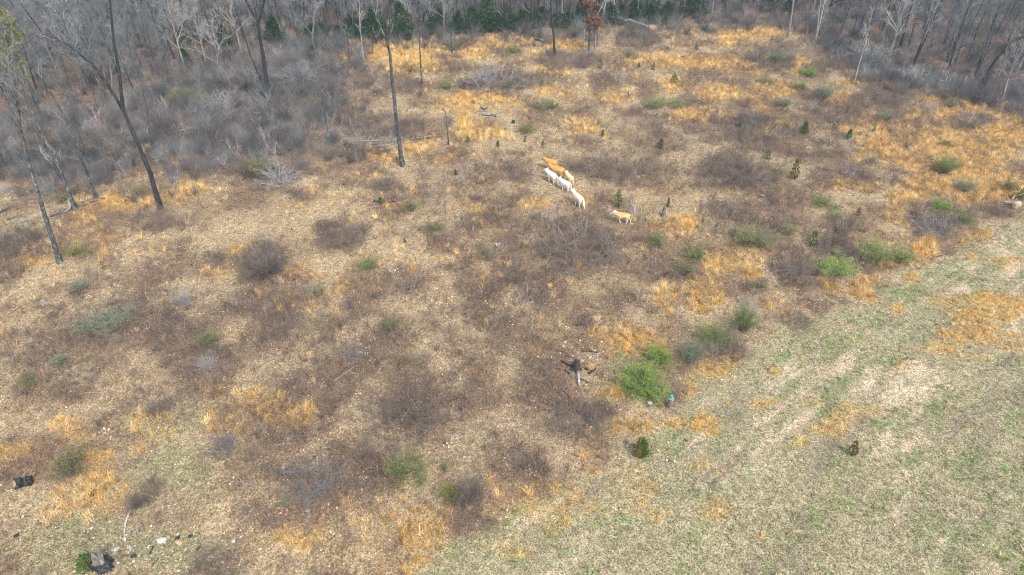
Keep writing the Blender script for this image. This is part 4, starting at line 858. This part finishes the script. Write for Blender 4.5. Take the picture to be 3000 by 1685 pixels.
stump(1962, 1192, 17, 24, M_GREYLOG, 'grey stump with a flared foot carrying the green pail', cut=M_DEAD, flare=1.4)
stump(1903, 1190, 15, 9, M_GREYLOG, 'low grey stump left of the pail stump', cut=M_DEAD)
stump(1943, 634, 9, 27, M_GREYLOG, 'tall tapering grey stump right of the last cow', flare=2.2, cut=M_DEAD)
stump(1458, 728, 17, 12, M_GREYLOG, 'weathered broken grey stump near the centre', jag=.3, cut=M_DEAD)
stump(128, 888, 12, 8, M_DEAD, 'small pale stump in the left straw')
stump(1054, 1038, 15, 12, M_DEAD, 'hollow pale stump with a dark opening, left of centre', hollow=True, cut=M_GREYLOG, roots=3, flare=1.25)
stump(1843, 288, 9, 18, M_GREYLOG, 'thin pointed stump below the far brush', flare=2, jag=.4)
stump(1504, 360, 9, 7, M_CHAR, 'small black stump right of the log pile', cut=M_CHAR)
stump(905, 1508, 14, 12, M_GREYLOG, 'small grey stump by an orange tuft, lower left of centre', cut=M_DEAD)
stump(835, 1390, 14, 20, M_GREYLOG, 'dark grey stump left of the pale bare bush', cut=M_DEAD)
stump(1528, 1374, 11, 10, M_CHAR, 'little black stump in the lower middle brush', cut=M_CHAR)
stump(2232, 580, 0.1 + 12, 8, M_GREYLOG, 'low grey stump in brush right of the cattle', cut=M_DEAD)
stump(405, 1560, 8, 6, M_GREYLOG, 'very small stump right of the curved branch', cut=M_DEAD)
# green pail on the stump
pbp = gpt(1962, 1192); mm = mpp(pbp); pr_ = 6.0 * mm
pail_h = .22; pz = pbp.z + 24 * mm / math.cos(math.atan2(H, pbp.y)) * .98
po = root('green_pail', Vector((pbp.x + .02, pbp.y + .12, pz)), 'small turquoise green pail upside down on the grey stump', 'pail')
def lathe(prof, k=20):
    V = [Vector((math.cos(6.283 * j / k) * rr, math.sin(6.283 * j / k) * rr, z)) for rr, z in prof for j in range(k)]; Fc = []
    for i in range(len(prof) - 1):
        for j in range(k): Fc.append((i * k + j, i * k + (j + 1) % k, (i + 1) * k + (j + 1) % k, (i + 1) * k + j))
    return V, Fc
M_PAIL = mat_mottle('turquoise_plastic', (.02, .30, .18), (.05, .42, .27), 6, rough=.45, spec=.4)
V, Fc = lathe([(pr_ * .96, 0), (pr_ * 1.0, .02), (pr_ * .95, .05), (pr_ * .82, pail_h * .95), (pr_ * .76, pail_h), (.001, pail_h * 1.0)]); link('body', mesh_from('body', V, Fc, M_PAIL, True), po)
V, Fc = lathe([(pr_ * 1.0, -.005), (pr_ * 1.08, 0), (pr_ * 1.08, .035), (pr_ * .99, .04)]); link('rim', mesh_from('rim', V, Fc, M_PAIL, True), po)
log([(1945,1160),(1925,1158),(1900,1160)], 3.0, M_GREYLOG, 'grey log leaning out left from the pail stump', lift=.35, taper=.3)
log([(1968,1182),(1974,1190)], 1.6, M_DEAD, 'white splinter on the right side of the pail stump', 'splinter', 'stick', lift=.1)
# burnt roots
for a, b_, rd, mt, lb in [((1692,1092),(1697,1134),4.6,M_DEAD,'thick grey log standing out of the burnt roots toward the field'),((1642,1060),(1672,1076),3.6,M_CHAR,'black charred limb left of the burnt roots'),((1725,1098),(1746,1084),3.6,M_CHAR,'charred log with a pale end right of the burnt roots'),
    ((1656,1088),(1668,1098),3.0,M_CHAR,'black short log lower left of the burnt roots'),((1700,1113),(1738,1128),2.2,M_GREYLOG,'thin root running right below the burnt roots'),((1705,1030),(1755,1036),2.0,M_CHAR,'black thin log above the burnt roots'),((1715,1083),(1724,1088),3.0,M_CHAR,'black stub right of the burnt roots')]:
    log([a, b_], rd, mt, lb, 'burnt_log', 'log', .1, .35)
stump(1687, 1082, 20, 24, M_CHAR, 'charred jagged stump at the centre of the burnt roots', jag=.45, cut=M_CHAR)
# charred log pieces lower left
def chunk(px, py, wpx, lpx, ang, label, cutmat):
    b = gpt(px, py); mm = mpp(b); R = wpx * mm / 2; L = lpx * mm; o = root('charred_log', b, label, 'log', None, ang); k = 16; r = random.Random(int(px)); V, Fc = [], []
    for i, t in enumerate((0, .08, .5, .92, 1)):
        for j in range(k):
            a = 6.283 * j / k; s = (1 + .07 * math.sin(3 * a + i) + r.uniform(-.05, .05)) * (1 if 0 < i < 4 else .72); V.append(Vector((t * L, math.cos(a) * R * s, R * .92 + math.sin(a) * R * s)))
    for i in range(4):
        for j in range(k): Fc.append((i * k + j, i * k + (j + 1) % k, (i + 1) * k + (j + 1) % k, (i + 1) * k + j))
    o.rotation_euler.y = math.radians(28); o.location.z += .12
    link('bark', mesh_from('bark', V, Fc, M_CHAR, True), o)
    V2, F2 = [], []
    for base in (0, 4 * k):
        q = len(V2); ring = [V[base + j].copy() for j in range(k)]; cc = sum(ring, Vector()) / k; sg = 1 if base == 0 else -1
        V2 += [cc + (p - cc) * .99 for p in ring] + [cc + (p - cc) * .78 + Vector((sg * .02, 0, 0)) for p in ring] + [cc + Vector((sg * .04, 0, 0))]
        for j in range(k): n = (j + 1) % k; F2 += [(q + j, q + n, q + k + n, q + k + j), (q + k + j, q + k + n, q + 2 * k)]
    link('cut_end', mesh_from('cut_end', V2, F2, cutmat), o)
chunk(42, 1434, 32, 17, math.radians(52), 'left charred log piece with a tan cut end, lower left edge', M_CUT)
chunk(72, 1424, 30, 18, math.radians(35), 'right grey charred log piece beside the tan ended one', M_GREYLOG)
stump(305, 1662, 42, 26, M_CHAR, 'big charred broken stump with a pale top, bottom left', jag=.5, cut=M_GREYLOG, flare=1.35)
# rocks and charred lumps
ROCKS = {}
def rock(px, py, wpx, mat, label, group=None, name='rock', cat='rock', flat=.7):
    b = gpt(px, py); R = wpx * mpp(b) / 2; r = random.Random(int(px * 11 + py)); key = (mat.name, r.randrange(5))
    if key not in ROCKS: ROCKS[key] = rock_mesh(name, 900 + key[1], mat, 2)
    o = link(name, ROCKS[key], None, b + Vector((0, 0, R * .3 * flat))); o.scale = (R, R, R * flat * 1.2); o.rotation_euler = (r.uniform(-.2, .2), r.uniform(-.2, .2), r.uniform(0, 6.28)); return tag(o, label, cat, group)
rock(525, 1590, 22, M_ROCKT, 'angular tan rock in the bottom left rubble'); rock(474, 1585, 28, M_ROCK, 'long white and pink rock in the bottom left rubble')
rock(340, 1611, 18, M_ROCK, 'flat pale rock left of the short curved branch'); rock(366, 1637, 15, M_ROCKT, 'tan rock below the short curved branch'); rock(684, 1587, 13, M_ROCK, 'lone pale rock right of the bottom left rubble')
rock(392, 1645, 13, M_ROCK, 'pinkish white rock above the bottom edge rubble'); rock(439, 1669, 12, M_ROCKT, 'oval tan rock near the bottom edge'); rock(524, 1673, 11, M_ROCK, 'round white rock near the bottom edge')
rock(218, 1675, 11, M_ROCKT, 'orange rock left of the charred broken stump'); rock(494, 1575, 11, M_ROCKT, 'small tan rock between the two big rubble rocks'); rock(322, 1529, 9, M_ROCKT, 'orange lump on green straw left of the curved branch', name='clay_lump', cat='clay lump')
rock(558, 1572, 15, M_CHAR, 'black charred lump right of the angular tan rock', name='charred_lump', cat='charcoal'); rock(582, 1608, 17, M_CHAR, 'black charred lump with a pale stick, right of the rubble', name='charred_lump', cat='charcoal')
rock(392, 1630, 17, M_CHAR, 'black charred lump above the pinkish white rock', name='charred_lump', cat='charcoal'); rock(522, 1577, 17, M_CHAR, 'charred lump behind the angular tan rock', name='charred_lump', cat='charcoal', flat=.5); rock(48, 1570, 17, M_CHAR, 'black charred lump at the lower left edge', name='charred_lump', cat='charcoal')
rock(835, 799, 9, M_ROCK, 'white rock at the foot of the round dark bramble bush'); rock(1142, 795, 11, M_ROCK, 'grey rock right of the light green shrub'); rock(1148, 448, 9, M_ROCK, 'white rock in orange grass by the lone tall tree')
rock(1141, 1583, 9, M_ROCK, 'white rock left of the brightest orange tuft, bottom middle'); rock(1105, 1367, 8, M_ROCK, 'white rock left of the lower middle green shrub'); rock(2163, 873, 9, M_ROCK, 'white rock above the field edge hedge')
rock(1338, 632, 7, M_ROCK, 'white rock beside the white stub, centre'); rock(2354, 1080, 7, M_ROCK, 'white rock at the top of the mown field'); rock(1851, 656, 7, M_ROCK, 'white rock at the heels of the last cow'); rock(1656, 1003, 8, M_ROCK, 'upper white rock of the scatter above the burnt roots')
rock(1651, 1015, 12, M_ROCK, 'broad grey rock of the scatter above the burnt roots'); rock(1705, 1058, 14, M_ROCKT, 'tan rock right beside the charred jagged stump'); rock(1717, 1127, 7, M_ROCK, 'small white rock below the burnt roots'); rock(2968, 1022, 8, M_ROCK, 'grey rock near the right edge of the field')
rr_ = random.Random(12)
for i in range(34): rock(rr_.gauss(1722, 22), rr_.gauss(1036, 9), rr_.uniform(4, 8), rr_.choice([M_ROCK, M_ROCK, M_ROCKT]), 'small stone in the rubble heap behind the burnt roots', 'stones of the burnt root heap', name='stone', cat='stone')
for i in range(46): rock(rr_.gauss(430, 110), rr_.gauss(1630, 30), rr_.uniform(4, 9), rr_.choice([M_ROCK, M_ROCK, M_ROCKT]), 'small stone among the bottom left rubble', 'stones of the bottom left rubble', name='stone', cat='stone')
for i in range(30): rock(rr_.gauss(2050, 45), rr_.gauss(1210, 50), rr_.uniform(3, 6), M_ROCK, 'small white stone at the upper left corner of the field', 'white stones of the field corner', name='stone', cat='stone')
# white stubs
log([(1343,648),(1344,630)], 1.5, M_DEAD, 'thin white stick beside the white rock, centre', 'stick', 'stick', .05)
log([(1387,676),(1385,660)], 2.4, M_DEAD, 'white upright wood stub, centre', 'wood_stub', 'stub', .1)
log([(1024,798),(1024,784)], 1.5, M_DEAD, 'small white stub left of the light green shrub', 'wood_stub', 'stub', .1)
# snapped post before the far woods
sb = gpt(1565, 136); so = root('snapped_trunk', sb, 'snapped grey trunk with its top fallen to the right, far centre', 'snag')
t0_ = at_plane(1566, 116, sb.y) - sb; V, Fc = [], []; tube(V, Fc, [Vector((0, 0, -.1)), t0_ * .5, t0_], [.22, .18, .16], 8, True); link('trunk', mesh_from('trunk', V, Fc, M_GREYLOG, True), so)
V, Fc = [], []; tube(V, Fc, [t0_, at_plane(1580, 117, sb.y) - sb, at_plane(1597, 127, sb.y) - sb], [.15, .12, .09], 7, True); link('fallen_top', mesh_from('fallen_top', V, Fc, M_DARKBARK, True), so)
# root plates: a fan of roots with clay in it
def root_plate(px, py, wpx, hpx, label, mat, seed, ang=0):
    b = gpt(px, py); mm = mpp(b); dep = math.atan2(H, b.y); R = wpx * mm / 2; hh = hpx * mm / math.cos(dep); r = random.Random(seed); o = root('root_plate', b, label, 'root plate', None, ang)
    import bmesh
    bm = bmesh.new(); bmesh.ops.create_icosphere(bm, subdivisions=3, radius=1)
    for v in bm.verts:
        n = .75 + .45 * float(fbm(v.co.x * 1.7 + 5, v.co.z * 1.7 + v.co.y, seed, 3)); v.co = Vector((v.co.x * R * n, v.co.y * R * .5 * n, hh * .5 + v.co.z * hh * .55 * n))
    me_ = bpy.data.meshes.new('soil'); bm.to_mesh(me_); bm.free(); me_.materials.append(mat); link('soil', me_, o)
    V, Fc = [], []
    for i in range(22):
        a = r.uniform(0, 6.28); d = Vector((math.cos(a), r.uniform(-.5, .5), math.sin(a) * .9)).normalized(); branch(V, Fc, Vector((0, 0, hh * .5)), d, R * r.uniform(.9, 1.5), .06, 1, r, dict(CFG_TREE2, rmin=.015, up=[0, 0, 0, 0]))
    V = [Vector((v.x, v.y, max(v.z, -.05))) for v in V]
    link('roots', mesh_from('roots', V, Fc, M_DEAD), o); return o
root_plate(1909, 92, 27, 18, 'upturned tan root plate at the butt of the long fallen trunk', M_CLAY, 4)
root_plate(2972, 614, 28, 24, 'tan root heap at the right edge above the field', mat_mottle('pale_clay', (.36, .29, .19), (.55, .47, .33), 4, bump=.5), 8)
for a, b_, lb in [((2936,598),(2962,600),'upper grey log sticking left from the right edge root heap'),((2938,606),(2964,608),'lower black log sticking left from the right edge root heap'),((2962,590),(2972,576),'pale broken limb standing on the right edge root heap')]:
    log([a, b_], 2.6, M_CHAR if 'black' in lb else M_DEAD, lb, 'root_log', 'log', .25, .3)

# ------------------------------------------------------------------ cattle
def cow_mesh(name, mat, head_turn=0.0, head_dz=0.0, stride=.14, calf=1.0):
    J = []; E = []
    def add(p, rad, par=None):
        J.append((Vector(p), rad)); i = len(J) - 1
        if par is not None: E.append((par, i))
        return i
    pel = add((-.58, 0, 1.05), .255); loin = add((-.25, 0, 1.03), .285, pel); rib = add((.10, 0, .99), .325, loin); ch = add((.45, 0, 1.0), .30, rib); sh = add((.62, 0, 1.10), .235, ch)
    def turn(x, y, z):
        a = head_turn; dx = x - .62; return (.62 + dx * math.cos(a) - y * math.sin(a), dx * math.sin(a) + y * math.cos(a), z + head_dz * min(1, dx / .4))
    nk = add(turn(.86, 0, 1.20), .19, sh); pol = add(turn(1.06, 0, 1.34), .14, nk); fc = add(turn(1.19, 0, 1.25), .115, pol); mz = add(turn(1.38, 0, 1.06), .085, fc)
    for s in (-1, 1):
        e1 = add(turn(1.03, s * .17, 1.42), .045, pol); add(turn(.99, s * .31, 1.43), .036, e1)
        a = stride * s
        hp = add((-.60, s * .16, .86), .165, pel); st_ = add((-.54 + a * .4, s * .19, .70), .12, hp); hk = add((-.74 + a * .8, s * .19, .46), .058, st_); fe = add((-.70 + a * 1.1, s * .19, .15), .044, hk); add((-.66 + a * 1.1, s * .19, .03), .052, fe)
        sd_ = add((.46, s * .16, .80), .145, ch); el = add((.43 - a * .3, s * .18, .64), .088, sd_); kn = add((.47 - a * .7, s * .18, .38), .052, el); ff = add((.44 - a * 1.1, s * .18, .13), .040, kn); add((.48 - a * 1.1, s * .18, .03), .048, ff)
    th = add((-.80, 0, 1.20), .075, pel); t1 = add((-.92, 0, 1.06), .035, th); t2 = add((-.97, .01, .75), .028, t1); t3 = add((-.96, .02, .52), .042, t2); add((-.95, .02, .38), .02, t3)
    me_ = bpy.data.meshes.new(name); me_.from_pydata([p for p, _ in J], E, []); tmp = bpy.data.objects.new(name, me_); COL.objects.link(tmp)
    sk = tmp.modifiers.new('skin', 'SKIN'); sk.use_smooth_shade = True
    for i, (p, rad) in enumerate(J):
        k_ = 1.18 if rad > .2 else (1.25 if rad > .1 else 1.3); v = me_.skin_vertices[0].data[i]; v.radius = (rad * k_, rad * k_); v.use_root = (i == 0)
    ss = tmp.modifiers.new('sub', 'SUBSURF'); ss.levels = 2; ss.render_levels = 2
    dg = bpy.context.evaluated_depsgraph_get(); out = bpy.data.meshes.new_from_object(tmp.evaluated_get(dg)); bpy.data.objects.remove(tmp)
    out.name = name; out.materials.clear(); out.materials.append(mat)
    for v in out.vertices: v.co.y *= .93
    return out
def mat_cow(name, back, side, leg, face):
    def build(t, b):
        tc = t.nodes.new('ShaderNodeTexCoord'); sx = t.nodes.new('ShaderNodeSeparateXYZ'); t.links.new(tc.outputs['Object'], sx.inputs[0])
        n = nodes_noise(t, 3.0, 3, vec=tc.outputs['Object'])
        ad = t.nodes.new('ShaderNodeMath'); ad.operation = 'MULTIPLY_ADD'; ad.inputs[1].default_value = .55; t.links.new(n.outputs['Fac'], ad.inputs[0]); t.links.new(sx.outputs['Z'], ad.inputs[2])
        mr = t.nodes.new('ShaderNodeMapRange'); mr.inputs['From Max'].default_value = 1.8; t.links.new(ad.outputs[0], mr.inputs['Value'])
        r1 = ramp(t, mr.outputs[0], [(.40, leg), (.55, side), (.68, back), (.76, side), (.84, back), (.95, back)])
        fx = t.nodes.new('ShaderNodeMapRange'); fx.inputs['From Min'].default_value = .7; fx.inputs['From Max'].default_value = 1.1; t.links.new(sx.outputs['X'], fx.inputs['Value'])
        mx = t.nodes.new('ShaderNodeMix'); mx.data_type = 'RGBA'; t.links.new(fx.outputs[0], mx.inputs[0]); t.links.new(r1.outputs[0], mx.inputs[6]); mx.inputs[7].default_value = (*face, 1)
        t.links.new(mx.outputs[2], b.inputs['Base Color'])
    return node_mat(name, build, .8, .2)
WHT = (.70, .66, .58); CRM = (.62, .50, .33); ORG = (.50, .25, .075); LOR = (.56, .33, .14)
MC_W = mat_cow('white_hide', WHT, WHT, (.74, .68, .58), WHT); MC_C = mat_cow('cream_hide', (.68, .58, .42), (.69, .62, .48), WHT, (.68, .58, .42)); MC_O = mat_cow('orange_hide', ORG, LOR, CRM, ORG)
MC_OL = mat_cow('light_orange_hide', (.68, .52, .32), (.66, .47, .25), (.55, .32, .12), ORG); MC_B = mat_cow('orange_backed_hide', (.58, .31, .10), (.66, .52, .34), WHT, (.60, .57, .52))
def cow(hx, hy, rx, ry, scale, mat, label, turn=0.0, hdz=0.0, stride=.14, lift=0):
    """hx,hy and rx,ry: ground pixels under the fore feet and the hind feet."""
    a = gpt(hx, hy); b = gpt(rx, ry); c_ = (a + b) / 2; d = a - b
    o = link('cow', cow_mesh('cow', mat, turn, hdz, stride), None, Vector((c_.x, c_.y, float(height(c_.x, c_.y)))))
    o.rotation_euler.z = math.atan2(d.y, d.x); o.scale = (scale * .97, scale * 1.08, scale * 1.02); return tag(o, label, 'cow', 'cattle walking in a line')
LINE = [(MC_O, 'orange tan cow leading the line, farthest up the slope', .25, 0, .14), (MC_O, 'largest orange tan cow, second behind the leader', .2, 0, .14),
        (MC_W, 'pure white cow left of the large orange tan cow', .35, 0, .16), (MC_OL, 'pale orange calf with an orange head right of the large cow', .1, 0, .12),
        (MC_W, 'white cow in the middle of the line, behind the pure white one', .3, 0, .16), (MC_C, 'creamy white cow with her head raised, last but one in the line', .45, .12, .2),
        (MC_B, 'cream calf with an orange back walking last, seen side on', 0, -.05, .2)]
for (fx, fy, bx_, by_, sc), (mt, lb, tn, hz, sr) in zip(COWS, LINE): cow(fx, fy, bx_, by_, sc, mt, lb, tn, hz, sr)

# ------------------------------------------------------------------ air
def haze_box():
    s = 760.0; lo, hi = -2.2, 40.0
    V = [(-s, -s, lo), (s, -s, lo), (s, s, lo), (-s, s, lo), (-s, -s, hi), (s, -s, hi), (s, s, hi), (-s, s, hi)]
    me_ = bpy.data.meshes.new('haze'); me_.from_pydata(V, [], [(3, 2, 1, 0), (4, 5, 6, 7), (0, 1, 5, 4), (1, 2, 6, 5), (2, 3, 7, 6), (3, 0, 4, 7)])
    m_ = bpy.data.materials.new('pale_air'); m_.use_nodes = True; t = m_.node_tree; t.nodes.clear(); out = t.nodes.new('ShaderNodeOutputMaterial'); pv = t.nodes.new('ShaderNodeVolumePrincipled')
    pv.inputs['Color'].default_value = (.55, .80, 1.0, 1); pv.inputs['Density'].default_value = HAZE; t.links.new(pv.outputs[0], out.inputs['Volume'])
    me_.materials.append(m_); tag(link('haze', me_), 'thin pale air over the whole clearing', 'haze', kind='stuff')
HAZE = 0.00042
haze_box()
